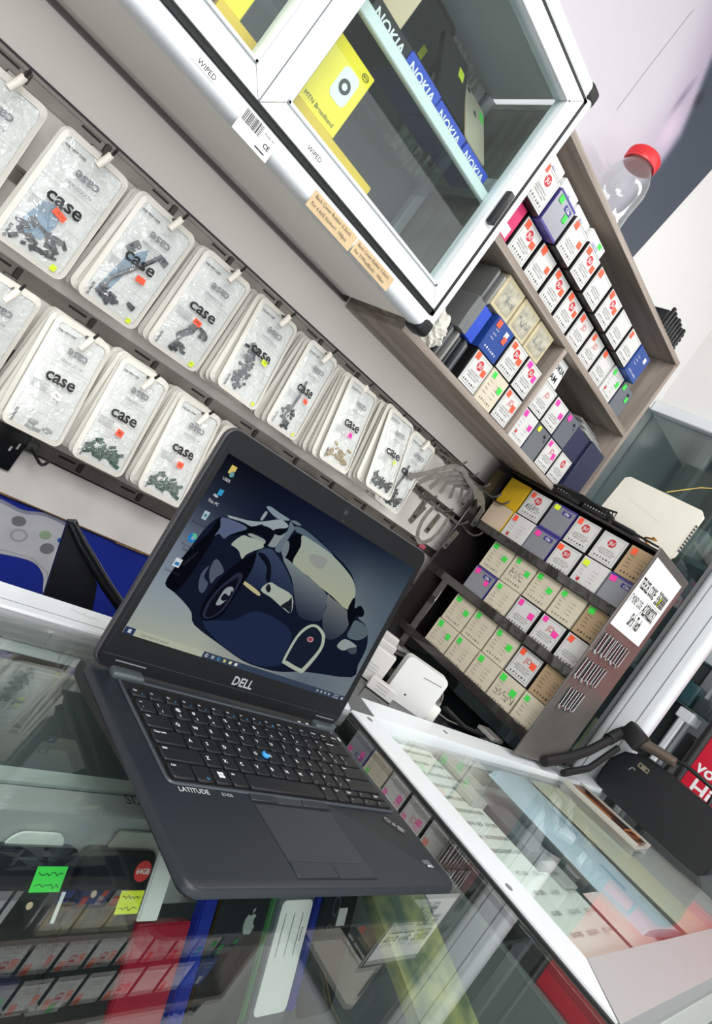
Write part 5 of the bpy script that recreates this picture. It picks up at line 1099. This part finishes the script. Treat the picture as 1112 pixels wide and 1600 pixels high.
ct_o = (1.80, 0.55, -0.16); t = thing('clamp_arm', 'black clamp arm with cable resting on top of the black case', 'clamp', ct_o)
b = B(ct_o); b.obox((1.800, 0.520, -0.118), Matrix.Rotation(0.25, 3, 'X'), 0.05, 0.055, 0.045, 0.005, 2); b.tube([(1.80, 0.545, -0.125), (1.77, 0.547, -0.142), (1.74, 0.546, -0.160)], 0.014, 10); b.build('clamp_head', black_rub, t)
b = B(ct_o); b.tube([(1.80, 0.50, -0.120), (1.805, 0.46, -0.112), (1.81, 0.42, -0.108)], [0.014, 0.013, 0.012], 12); b.build('knob', mat('brown_metal', (96, 84, 76), 0.45, metal=0.5), t)
b = B(ct_o); b.tube([(1.76, 0.545, -0.150), (1.66, 0.540, -0.20), (1.56, 0.538, -0.235), (1.47, 0.538, -0.258)], 0.011, 8); b.tube([(1.78, 0.53, -0.165), (1.68, 0.525, -0.235), (1.56, 0.524, -0.2635)], 0.008, 8); b.build('cable', black_rub, t)

# ================================================================== LAPTOP
LW, LD = 0.337, 0.2315; DK = 0.0200
lap = thing('laptop', 'open black laptop showing a sports car wallpaper on the glass counter', 'laptop', (0.3217, 0.2387, GZ1 + 0.0002), (0, 0, -0.0079))
lap_m = mat('laptop_soft_black', (25, 32, 39), 0.42, spec=0.42, bump=0.03, bscale=900)
lap_edge = mat('laptop_edge', (52, 51, 54), 0.38, spec=0.5); bez = mat('bezel_black', (7, 9, 12), 0.45, spec=0.3)
def loft(b, rings, cap=True):
    n = len(rings[0]); k0 = 0; vs = [v for r in rings for v in r]; fs = []
    for i in range(len(rings) - 1):
        for k in range(n): fs.append((i * n + k, i * n + (k + 1) % n, (i + 1) * n + (k + 1) % n, (i + 1) * n + k))
    if cap: fs += [tuple(range(n))[::-1], tuple((len(rings) - 1) * n + k for k in range(n))]
    b.add(vs, fs)
def slab_rings(w, d, r, cx, cy, prof): return [[(x, y, z) for x, y in rrect(w - 2 * e, d - 2 * e, max(0.002, r - e), 6, cx, cy)] for e, z in prof]
b = B(); loft(b, slab_rings(LW, LD, 0.014, LW / 2, LD / 2, [(0.024, 0.0005), (0.012, 0.0055), (0.003, 0.0105), (0.0, 0.0138), (0.0008, 0.0176), (0.0022, 0.0194), (0.0034, DK)])); b.build('base', lap_m, lap, ang=50)
b = B(); b.plate(Fr((0.334, 0, 0), (0, 1, 0), (0, 0, 1)), [(0.10, 0.011), (0.21, 0.001), (0.232, 0.001), (0.2375, 0.006), (0.2375, 0.014), (0.232, 0.0165), (0.10, 0.0145)], 0.331, -0.331, back=True); b.build('rear_wedge', mat('laptop_rear', (28, 28, 30), 0.45), lap)
FDk = Fr((0, 0, DK), (1, 0, 0), (0, 1, 0))
KX0, KX1, KY0, KY1 = 0.0285, 0.3215, 0.0935, 0.2110
b = B(); b.plate(FDk, rrect(KX1 - KX0, KY1 - KY0, 0.004, 3, (KX0 + KX1) / 2, (KY0 + KY1) / 2), 0.0004); b.build('keyboard_tray', mat('tray_black', (13, 14, 17), 0.5), lap)
b = B(); q = rrect(KX1 - KX0 + 0.004, KY1 - KY0 + 0.004, 0.006, 4, (KX0 + KX1) / 2, (KY0 + KY1) / 2); b.tube([FDk.p(x, y, 0.0004) for x, y in q], 0.0014, 6, closed=True); b.build('tray_rim', mat('tray_rim', (58, 64, 72), 0.35), lap)
key_m = mat('key_black', (19, 21, 25), 0.42); leg_m = mat('legend_white', (226, 228, 230), 0.5); leg_b = mat('legend_blue', (70, 160, 220), 0.5)
U = 0.01935; KH = 0.0028
def kmesh(w, d): return lambda b: loft(b, [[(x, y, z) for x, y in rrect(w - 2 * e, d - 2 * e, 0.0018, 2)] for e, z in ((0.0, 0.0), (0.0, KH - 0.0008), (0.0006, KH))])
def key(cx, cy, w, d, leg=None, leg2=None, blue=None, small=False):
    kw, kd = w - 0.0026, d - 0.0026
    k = inst('key', ('key', round(kw, 4), round(kd, 4)), kmesh(kw, kd), key_m, lap, (cx, cy, DK + 0.0004))
    F = Fr((0, 0, KH), (1, 0, 0), (0, 1, 0))
    if leg:
        key_id = ('leg', leg, leg2, round(kw, 4), round(kd, 4))
        s = 0.0029 if (small or len(leg) > 1) else 0.0054
        inst('legend', key_id, lambda b: (b.text(F, leg, s, -kw / 2 + 0.0022, (kd / 2 - 0.0026 - s * 0.72) if (small or len(leg) > 1 or leg2) else -0.0012, z=0.0002, bold=True), leg2 and b.text(F, leg2, 0.0040, -kw / 2 + 0.0034, -kd / 2 + 0.0022, z=0.0002, bold=True)), leg_m, k)
    if blue: inst('blue_legend', ('bl', blue, round(kw, 4)), lambda b: (b.text(F, blue, 0.0030, 0.0010, -kd / 2 + 0.0016, z=0.0002, bold=True)), leg_b, k)
    return k
RY = [0.1030, 0.1215, 0.1400, 0.1585, 0.1770]; RD = 0.0185
def krow(y, items, d=RD, u=U):
    x = 0.0305
    for it in items:
        w = it[1] * u; key(x + w / 2, y, w, d, it[0], it[2] if len(it) > 2 else None, it[3] if len(it) > 3 else None); x += w
fk = ['Esc'] + ['F%d' % k for k in range(1, 13)] + ['PrtScr', 'Insert', 'Delete']
x = 0.0305; wf = 15 * U / 16
for k, s in enumerate(fk):
    key(x + wf / 2, 0.1935, wf, 0.0128, s, None, (None if k > 12 else '+-<>=*#%&@^~+'[k]), True); x += wf
krow(RY[4], [('~', 1, '`')] + [(a, 1, c) for a, c in zip('!@#$%^&*()_+', '1234567890-=')] + [('Backspace', 2)])
krow(RY[3], [('Tab', 1.5)] + [(c, 1) for c in 'QWERTYUIOP'] + [('{', 1, '['), ('}', 1, ']'), ('|', 1.5, '\\')])
krow(RY[2], [('Caps Lock', 1.75)] + [(c, 1) for c in 'ASDFGHJKL'] + [(':', 1, ';'), ('"', 1, "'"), ('Enter', 2.25)])
krow(RY[1], [('Shift', 2.25)] + [(c, 1) for c in 'ZXCVBNM'] + [('<', 1, ','), ('>', 1, '.'), ('?', 1, '/'), ('Shift', 2.75)])
krow(RY[0], [('Ctrl', 1.25), (None, 1, None, 'Fn'), (None, 1), ('Alt', 1), (None, 5.15), ('Alt', 1), ('Ctrl', 1)])
wx = 0.0305 + 2.75 * U
F = Fr((wx, RY[0] + 0.001, DK + 0.0004 + KH), (1, 0, 0), (0, 1, 0)); b = B()
for i in (-1, 1):
    for j in (-1, 1): b.rect(F, i * 0.0017, j * 0.0017, 0.0029, 0.0029, 0.0, 0.0003)
b.build('start_key_mark', leg_m, lap)
x = 0.0305 + 11.40 * U
for r_, names in ((0.1077, ('PgUp', '^', 'PgDn')), (0.0985, ('<', 'v', '>'))):
    for k, s in enumerate(names): key(x + 1.2 * U * (k + 0.5), r_, 1.2 * U, 0.0092, s, None, None, True)
b = B(); b.lathe([(0.0, 0.0070), (0.0030, 0.0068), (0.0040, 0.0058), (0.0040, 0.0040), (0.0022, 0.0036), (0.0022, 0.0005)], 16, (0.1582, 0.1390, DK)); b.build('pointing_stick', mat('stick_blue', (60, 150, 220), 0.5), lap)
b = B(); b.ringp(Fr((0.1582, 0.1390, DK + 0.0072), (1, 0, 0), (0, 1, 0)), 0.0, 0.0022, 14); b.build('stick_cap', mat('stick_cap', (30, 34, 40), 0.5), lap)
b = B(); b.text(FDk, 'LATITUDE', 0.0066, 0.0335, 0.0842, z=0.0003, bold=True); b.text(FDk, 'E7450', 0.0048, 0.0765, 0.0844, z=0.0003); b.build('lettering', mat('silver_print', (170, 174, 178), 0.4), lap)
# pointer buttons and touchpad
pad_m = mat('touchpad', (40, 45, 48), 0.5); btn = mat('pad_button', (36, 42, 48), 0.4)
for x0, x1 in ((0.1085, 0.140), (0.1405, 0.1735), (0.174, 0.2085)):
    b = B(); b.box(x0, x1, 0.0835, 0.0920, DK - 0.001, DK + (0.0007 if x0 == 0.1405 else 0.0012), 0.0004); b.build('pointer_button', btn if x0 != 0.1405 else pad_m, lap)
b = B(); b.plate(FDk, [(0.109, 0.0245), (0.2085, 0.0245), (0.2085, 0.0805), (0.109, 0.0805)], 0.0002); b.build('touchpad', pad_m, lap)
b = B(); b.line(FDk, [(0.109, 0.0807), (0.2085, 0.0807)], 0.0006, 0.0003); b.line(FDk, [(0.109, 0.0245), (0.109, 0.0805)], 0.0003, 0.0003); b.line(FDk, [(0.2085, 0.0245), (0.2085, 0.0805)], 0.0003, 0.0003); b.line(FDk, [(0.1585, 0.010), (0.1585, 0.0240)], 0.0006, 0.0009); b.line(FDk, [(0.109, 0.0096), (0.2095, 0.0096)], 0.0011, 0.0004); b.line(FDk, [(0.1085, 0.0829), (0.2085, 0.0829)], 0.0012, 0.0004); b.build('seam_lines', mat('seam_black', (8, 9, 10), 0.6), lap)
for x0, x1 in ((0.1090, 0.1582), (0.1588, 0.2085)):
    b = B(); b.box(x0, x1, 0.0102, 0.0240, DK - 0.001, DK + 0.0008, 0.0003); b.build('touchpad_button', btn, lap)
# stickers
b = B(); b.plate(Fr((0.300, 0.0770, DK), (0.75, -0.66, 0), (0.66, 0.75, 0)), rrect(0.028, 0.010, 0.004, 4, 0.006, 0.0), 0.0004); s_ = b.build('processor_sticker', mat('sticker_black', (26, 27, 30), 0.3), lap)
b = B(); Fs = Fr((0.300, 0.0770, DK + 0.0004), (0.75, -0.66, 0), (0.66, 0.75, 0)); b.ringp(Fs, 0.0028, 0.0036, 16, -0.003, 0.0, 0.0, 0.0003, 0.8); b.text(Fs, 'i5', 0.006, 0.003, -0.002, z=0.0003, bold=True); b.line(Fs, [(0.010, 0.002), (0.018, 0.002)], 0.0016, 0.0003); b.line(Fs, [(0.010, -0.002), (0.016, -0.002)], 0.0016, 0.0003); b.build('sticker_print', mat('silver_print', (170, 174, 178)), s_)
b = B(); b.rect(FDk, 0.3115, 0.0290, 0.0130, 0.0050, 0.0003); s_ = b.build('graphics_sticker', mat('sticker_grey', (84, 88, 92), 0.35), lap)
b = B(); b.rect(FDk, 0.3125, 0.0240, 0.0130, 0.0052, 0.0003); s_ = b.build('graphics_sticker', mat('sticker_black', (26, 27, 30)), lap)
b = B(); b.text(FDk, 'vPRO', 0.0042, 0.3125, 0.0228, 'C', z=0.0005, bold=True); b.build('sticker_print', leg_m, s_)
b = B(); b.plate(FDk, rrect(0.0022, 0.0065, 0.001, 3, 0.3295, 0.2015), 0.0004); b.plate(FDk, rrect(0.005, 0.0022, 0.001, 3, 0.270, 0.2165), 0.0004); b.plate(FDk, rrect(0.005, 0.0022, 0.001, 3, 0.284, 0.2168), 0.0004); b.build('indicator_lights', mat('indicator', (236, 236, 240), 0.4), lap)
# lid
TH = R(99.0); HY = 0.2205
up = (0, -math.cos(TH), math.sin(TH)); FL = Fr((0, HY, DK - 0.002), (1, 0, 0), up); LH = 0.2335
def lrings(prof, w=LW, h=LH, r=0.014): return [[FL.p(x, y, z) for x, y in rrect(w - 2 * e, h - 2 * e, max(0.002, r - e), 6, w / 2, h / 2 + 0.004)] for e, z in prof]
b = B(); loft(b, lrings([(0.006, -0.0085), (0.0015, -0.0070), (0.0, -0.0045), (0.0002, -0.0012), (0.0014, 0.0)])); lid = b.build('lid', lap_edge, lap, ang=50)
b = B(); b.plate(FL, rrect(LW - 0.0036, LH - 0.0036, 0.012, 6, LW / 2, LH / 2 + 0.004), 0.0006, -0.0002); bz_ = b.build('bezel', bez, lap)
b = B(); b.line(FL, [(0.006, 0.0165), (LW - 0.006, 0.0165)], 0.0005, 0.0006); b.line(FL, [(0.006, 0.022), (0.006, LH - 0.004)], 0.0003, 0.0006); b.build('bezel_seam', mat('bezel_seam', (50, 54, 60), 0.4), bz_)
b = B(); b.text(FL, 'DELL', 0.0128, 0.1680, 0.0198, 'C', z=0.0008, bold=True); b.build('maker_logo', mat('logo_silver', (178, 182, 184), 0.35, metal=0.4), bz_)
b = B(); b.plate(FL, circ(0.0022, 14, 0.176, 0.2255), 0.0, 0.0006); b.ringp(FL, 0.0028, 0.0034, 16, 0.176, 0.2255, 0.0, 0.0006); b.rect(FL, 0.1785, 0.2165, 0.004, 0.0012, 0.0, 0.0006); b.build('webcam', mat('webcam', (44, 48, 54), 0.2), bz_)
for x0, x1 in ((0.020, 0.0535), (0.2935, 0.3270)):
    b = B(); b.box(x0, x1, HY - 0.010, HY + 0.004, DK - 0.003, DK + 0.0055, 0.003, 3); b.build('hinge', mat('hinge_grey', (74, 82, 86), 0.35, metal=0.3), lap)
    b = B(); F = Fr((x0, HY, DK), (1, 0, 0), up); b.rect(FL, (x0 + x1) / 2, 0.0125, x1 - x0 - 0.001, 0.0012, 0.0, 0.0012); b.build('hinge_gleam', mat('hinge_gleam', (150, 156, 160), 0.25, metal=0.6), lap)
# screen picture (flat, self-lit)
SX0, SX1, SY0, SY1 = 0.0125, 0.3255, 0.0365, 0.2135
GRID = [[(168, 176, 160), (176, 182, 160), (150, 156, 150), (96, 108, 122), (120, 130, 136)],
        [(146, 158, 168), (150, 160, 166), (100, 110, 125), (112, 122, 130), (112, 124, 132)],
        [(120, 130, 146), (100, 112, 130), (84, 96, 112), (122, 132, 136), (92, 106, 118)],
        [(44, 52, 68), (26, 33, 56), (40, 54, 76), (86, 98, 110), (78, 92, 104)],
        [(12, 15, 22), (17, 22, 40), (20, 27, 46), (26, 35, 52), (44, 56, 70)]]
def sgrid(u, v):
    a, c = min(3.999, u * 4), min(3.999, v * 4); i, j = int(a), int(c); a -= i; c -= j
    m = lambda p, q, t: tuple(x + (y - x) * t for x, y in zip(p, q)); return m(m(GRID[j][i], GRID[j][i + 1], a), m(GRID[j + 1][i], GRID[j + 1][i + 1], a), c)
scr_em = emit('screen_light', (255, 255, 255), 0.80, 'print')
Fsc = Fr(FL.p(SX0, SY0, 0.0), FL.r, FL.u)
scr = colour_grid('screen', Fsc, SX1 - SX0, SY1 - SY0, 24, 14, sgrid, scr_em, lap, z=0.0005)
CAR = [((20,27,45),[(249,876),(248,1040),(274,1189),(303,1382),(332,1507),(407,1617),(629,1689),(828,1775),(805,1871),(825,1910),(901,1913),(1138,1895),(1302,1902),(1588,1877),(1864,1824),(2156,1768),(2384,1679),(2556,1512),(2633,1397),(2695,1452),(2800,1415),(2832,1354),(2769,1316),(2972,1271),(3106,1147),(3172,1020),(3184,823),(3182,659),(2449,552),(2101,467),(1839,442),(1529,450),(1141,531),(760,624),(659,721),(515,788),(370,836)]),((34,44,74),[(820,686),(1129,781),(1325,944),(1620,959),(1941,879),(2013,640),(2057,554),(1824,463),(1520,463),(1132,543)]),((9,12,20),[(252,877),(251,1035),(278,1183),(323,1306),(378,1441),(385,1565),(415,1606),(452,1529),(453,1358),(451,1216),(439,1042),(406,876),(366,842)]),((30,34,44),[(305,1096),(368,1240),(380,1223),(329,1085)]),((92,102,132),[(411,1612),(604,1638),(728,1632),(665,1554),(587,1500),(553,1449),(478,1469),(447,1434),(452,1529)]),((78,88,108),[(584,952),(532,1076),(565,1174),(575,1063),(656,1020),(657,920)]),((84,92,110),[(683,1030),(597,1128),(594,1256),(743,1182),(702,1102)]),((155,168,172),[(473,1657),(679,1696),(845,1753),(995,1841),(1085,1856),(1160,1826),(1033,1738),(887,1695),(759,1663),(631,1660),(486,1638)]),((10,14,22),[(631,1660),(759,1663),(862,1730),(886,1672),(747,1577),(588,1496),(651,1559),(729,1628)]),((135,150,160),[(804,1885),(841,1914),(967,1905),(1138,1895),(991,1846)]),((150,165,170),[(806,1766),(814,1852),(845,1843),(836,1764)]),((168,178,165),[(855,1353),(780,1405),(713,1423),(657,1437),(720,1551),(811,1566),(1011,1595),(1008,1533),(936,1474),(873,1405)]),((150,160,155),[(801,1606),(998,1612),(981,1583),(784,1577)]),((140,150,152),[(1042,1580),(1057,1706),(1135,1723),(1168,1775),(1160,1609)]),((12,16,26),[(1026,1746),(1169,1814),(1168,1775),(1128,1720),(1057,1706)]),((12,16,26),[(821,1682),(869,1721),(977,1733),(1050,1702),(1055,1628),(1042,1554),(998,1559),(1002,1599),(915,1632),(811,1618)]),((105,118,130),[(1146,1588),(1174,1793),(1147,1883),(1240,1844),(1238,1765),(1234,1607),(1225,1565)]),((110,124,134),[(1143,1889),(1206,1916),(1297,1908),(1270,1889),(1208,1886)]),((90,106,120),[(1226,1862),(1358,1886),(1602,1859),(1875,1811),(1881,1789),(1548,1813),(1371,1828),(1287,1825)]),((8,12,20),[(1321,1548),(1314,1639),(1266,1714),(1277,1797),(1375,1822),(1434,1719),(1457,1521)]),((118,128,134),[(1244,1580),(1228,1683),(1263,1705),(1314,1639),(1321,1548)]),([(158,170,160),(172,176,150)],[(1457,1521),(1434,1719),(1375,1822),(1539,1825),(1833,1804),(2123,1747),(2364,1672),(2495,1579),(2554,1476),(2557,1346),(2201,1409),(1957,1443),(1714,1488)]),((150,155,150),[(1601,1688),(1711,1723),(1871,1727),(1847,1610),(1678,1620)]),([(130,140,142),(40,48,66)],[(1287,1550),(1719,1481),(2108,1403),(2200,1274),(2239,1135),(2106,1077),(1899,1078),(1715,1229),(1544,1394)]),([(118,124,122),(45,54,70)],[(2128,1402),(2217,1389),(2542,1333),(2678,1200),(2630,1037),(2462,963),(2260,1124),(2210,1277)]),([(60,72,98),(34,44,70)],[(974,1474),(1089,1557),(1207,1535),(1386,1462),(1583,1344),(1679,1233),(1435,1260),(1309,1263),(1256,1159),(1004,1199)]),((14,18,30),[(990,1465),(1082,1486),(1216,1414),(1309,1263),(1234,1282),(1178,1385)]),((172,182,168),[(1256,1159),(1309,1263),(1435,1260),(1679,1233),(1780,1073),(1655,1081),(1427,1133)]),((30,36,44),[(1298,1197),(1310,1248),(1371,1207),(1362,1165)]),((30,36,44),[(1601,1096),(1665,1181),(1680,1218),(1780,1073),(1672,1087)]),((196,186,140),[(1021,1176),(1254,1136),(1260,1100),(1020,1145)]),((10,13,24),[(774,715),(721,827),(724,972),(766,1162),(835,1319),(938,1434),(975,1463),(1025,1316),(1021,1165),(1005,980),(989,797),(877,703)]),((40,46,66),[(795,721),(758,825),(780,992),(848,1147),(902,1226),(972,1207),(983,1062),(976,866),(889,736)]),((16,19,30),[(815,742),(792,850),(809,1001),(880,1129),(936,1179),(962,1040),(947,857),(881,748)]),((150,160,164),[(856,871),(850,943),(858,1033),(901,1074),(944,1070),(965,1011),(940,943),(904,880)]),((20,24,36),[(873,936),(883,998),(944,989),(939,1046),(972,1013),(929,932)]),((176,186,170),[(2017,592),(2016,869),(2087,1013),(2212,1063),(2367,1021),(2442,958),(2482,815),(2403,549),(2330,523),(2081,552)]),((26,34,50),[(2051,614),(2054,863),(2127,997),(2216,1034),(2340,993),(2405,930),(2431,818),(2355,596),(2307,567),(2092,595)]),((190,150,158),[(2281,907),(2286,891),(2277,876),(2257,866),(2231,863),(2206,868),(2189,880),(2184,895),(2192,910),(2212,920),(2237,924),(2262,919),(2280,908)]),((150,70,84),[(2268,903),(2270,893),(2263,883),(2249,876),(2231,873),(2214,876),(2202,884),(2199,894),(2206,904),(2220,911),(2238,913),(2255,911),(2267,903)]),((10,14,22),[(2542,1333),(2522,1483),(2558,1487),(2633,1397),(2695,1452),(2800,1415),(2822,1350),(2713,1334),(2726,1206),(2695,1196)]),((90,104,112),[(2733,1172),(2743,1282),(2978,1264),(3064,1189),(2961,1088),(2757,1074)]),((150,160,158),[(2674,936),(2742,1043),(2993,1016),(2895,971),(2810,913)]),((70,80,90),[(2869,937),(2977,1003),(3037,947),(2972,912)])]
cb = B(); cols = []
def cpoly(pts, col, k):
    n0 = len(cb.v); cb.plate(FL, pts, 0.0, 0.0005 + k); ys = [p[1] for p in pts]
    if isinstance(col, list):
        q = cb.v[n0:]; 
        for v in q:
            y = (v - FL.o).dot(FL.u); t = (max(ys) - y) / (max(ys) - min(ys)); cols.append(tuple(a + (c - a) * t for a, c in zip(*col)))
    else: cols.extend([col] * (len(cb.v) - n0))
for k, (c, pts) in enumerate(CAR):
    cpoly([(min(max(x * 1e-4, SX0), SX1), min(max(y * 1e-4, SY0 + 0.0062), SY1)) for x, y in smooth(pts, 3)], c, 0.00003 + 0.000012 * k)
def colmesh(b, cols, name, parent):
    me = b.mesh(name, scr_em, smooth=False); at = me.color_attributes.new('print', 'FLOAT_COLOR', 'POINT')
    for i, c in enumerate(cols): at.data[i].color = lin(c)
    return link(name, me, parent)
colmesh(cb, cols, 'car_picture', scr)
cb = B(); cols = []; kz = 0.0007
def crect(x0, x1, y0, y1, c, dz=0.0): cpoly([(x0, y0), (x1, y0), (x1, y1), (x0, y1)], c, kz + dz)
def ctext(s, size, x, y, c, al='L'):
    n0 = len(cb.v); cb.text(FL, s, size, x, y, al, z=0.0005 + kz + 0.0001, bold=False); cols.extend([c] * (len(cb.v) - n0))
ty = SY0 + 0.0062
crect(SX0, SX1, SY0, ty, (58, 70, 90)); crect(SX0, SX0 + 0.0105, SY0, ty, (44, 60, 96), 0.00002); crect(SX0 + 0.0105, SX0 + 0.0895, SY0, ty, (182, 188, 168), 0.00002)
for i in (0, 1):
    for j in (0, 1): crect(SX0 + 0.0038 + 0.0017 * i, SX0 + 0.0053 + 0.0017 * i, SY0 + 0.0014 + 0.0017 * j, SY0 + 0.0029 + 0.0017 * j, (220, 226, 230), 0.00004)
ctext('Type here to search', 0.0038, SX0 + 0.0170, SY0 + 0.0018, (110, 116, 108))
for k, c in enumerate(((230, 235, 240), (170, 180, 190), (70, 170, 200), (200, 196, 120), (225, 225, 180), (235, 238, 240))):
    x = SX0 + 0.0945 + 0.0078 * k
    if k in (0, 2): cpoly(circ(0.0018, 12, x, SY0 + 0.0031), c, kz + 0.00004); cpoly(circ(0.0011, 10, x + 0.0003, SY0 + 0.0031), (58, 70, 90), kz + 0.00006)
    else: crect(x - 0.0017, x + 0.0017, SY0 + 0.0016, SY0 + 0.0046, c, 0.00004)
for k in range(4): crect(SX1 - 0.052 + 0.007 * k, SX1 - 0.049 + 0.007 * k, SY0 + 0.002, SY0 + 0.0045, (170, 178, 186), 0.00004)
ctext('3:28 AM', 0.0028, SX1 - 0.0215, SY0 + 0.0036, (210, 214, 220)); ctext('7/26/2023', 0.0028, SX1 - 0.0225, SY0 + 0.0008, (210, 214, 220)); crect(SX1 - 0.0060, SX1 - 0.0032, SY0 + 0.0015, SY0 + 0.0045, (210, 214, 220), 0.00004)
ix = 0.0245
cpoly([(ix - 0.003, 0.1985), (ix + 0.001, 0.1985), (ix + 0.001, 0.2015), (ix + 0.0035, 0.2015), (ix + 0.0035, 0.2065), (ix - 0.003, 0.2065)], (226, 200, 110), kz); cpoly(circ(0.0026, 12, ix + 0.002, 0.1985), (110, 160, 170), kz + 0.00002); ctext('USER', 0.0040, ix, 0.1910, (230, 232, 236), 'C')
cpoly([(ix - 0.001, 0.1765), (ix + 0.004, 0.1775), (ix + 0.004, 0.1830), (ix - 0.001, 0.1825)], (60, 160, 210), kz); cpoly([(ix - 0.0045, 0.1750), (ix, 0.1740), (ix + 0.002, 0.1755), (ix - 0.003, 0.1770)], (190, 200, 210), kz); ctext('This PC', 0.0040, ix, 0.1680, (230, 232, 236), 'C')
cpoly([(ix - 0.0032, 0.1600), (ix + 0.0032, 0.1600), (ix + 0.0025, 0.1520), (ix - 0.0025, 0.1520)], (176, 198, 206), kz); cpoly(circ(0.0016, 8, ix, 0.1560), (70, 130, 150), kz + 0.00002); ctext('Recycle Bin', 0.0038, ix, 0.1455, (40, 44, 52), 'C')
cpoly(circ(0.0045, 20, ix, 0.1335), (38, 130, 200), kz); cpoly([(ix, 0.1338), (ix + 0.0044, 0.1330), (ix + 0.0040, 0.1362), (ix + 0.0012, 0.1380), (ix - 0.002, 0.1372)], (90, 200, 150), kz + 0.00002); cpoly(circ(0.0018, 12, ix + 0.0006, 0.1332), (150, 180, 195), kz + 0.00004); ctext('Microsoft', 0.0036, ix, 0.1242, (40, 44, 52), 'C'); ctext('Edge', 0.0036, ix, 0.1205, (40, 44, 52), 'C')
crect(ix - 0.0036, ix + 0.0036, 0.1045, 0.1125, (220, 226, 228)); crect(ix - 0.0024, ix + 0.0024, 0.1060, 0.1090, (50, 130, 190), 0.00002); ctext('Documents', 0.0036, ix, 0.0985, (40, 44, 52), 'C')
colmesh(cb, cols, 'desktop_icons', scr)
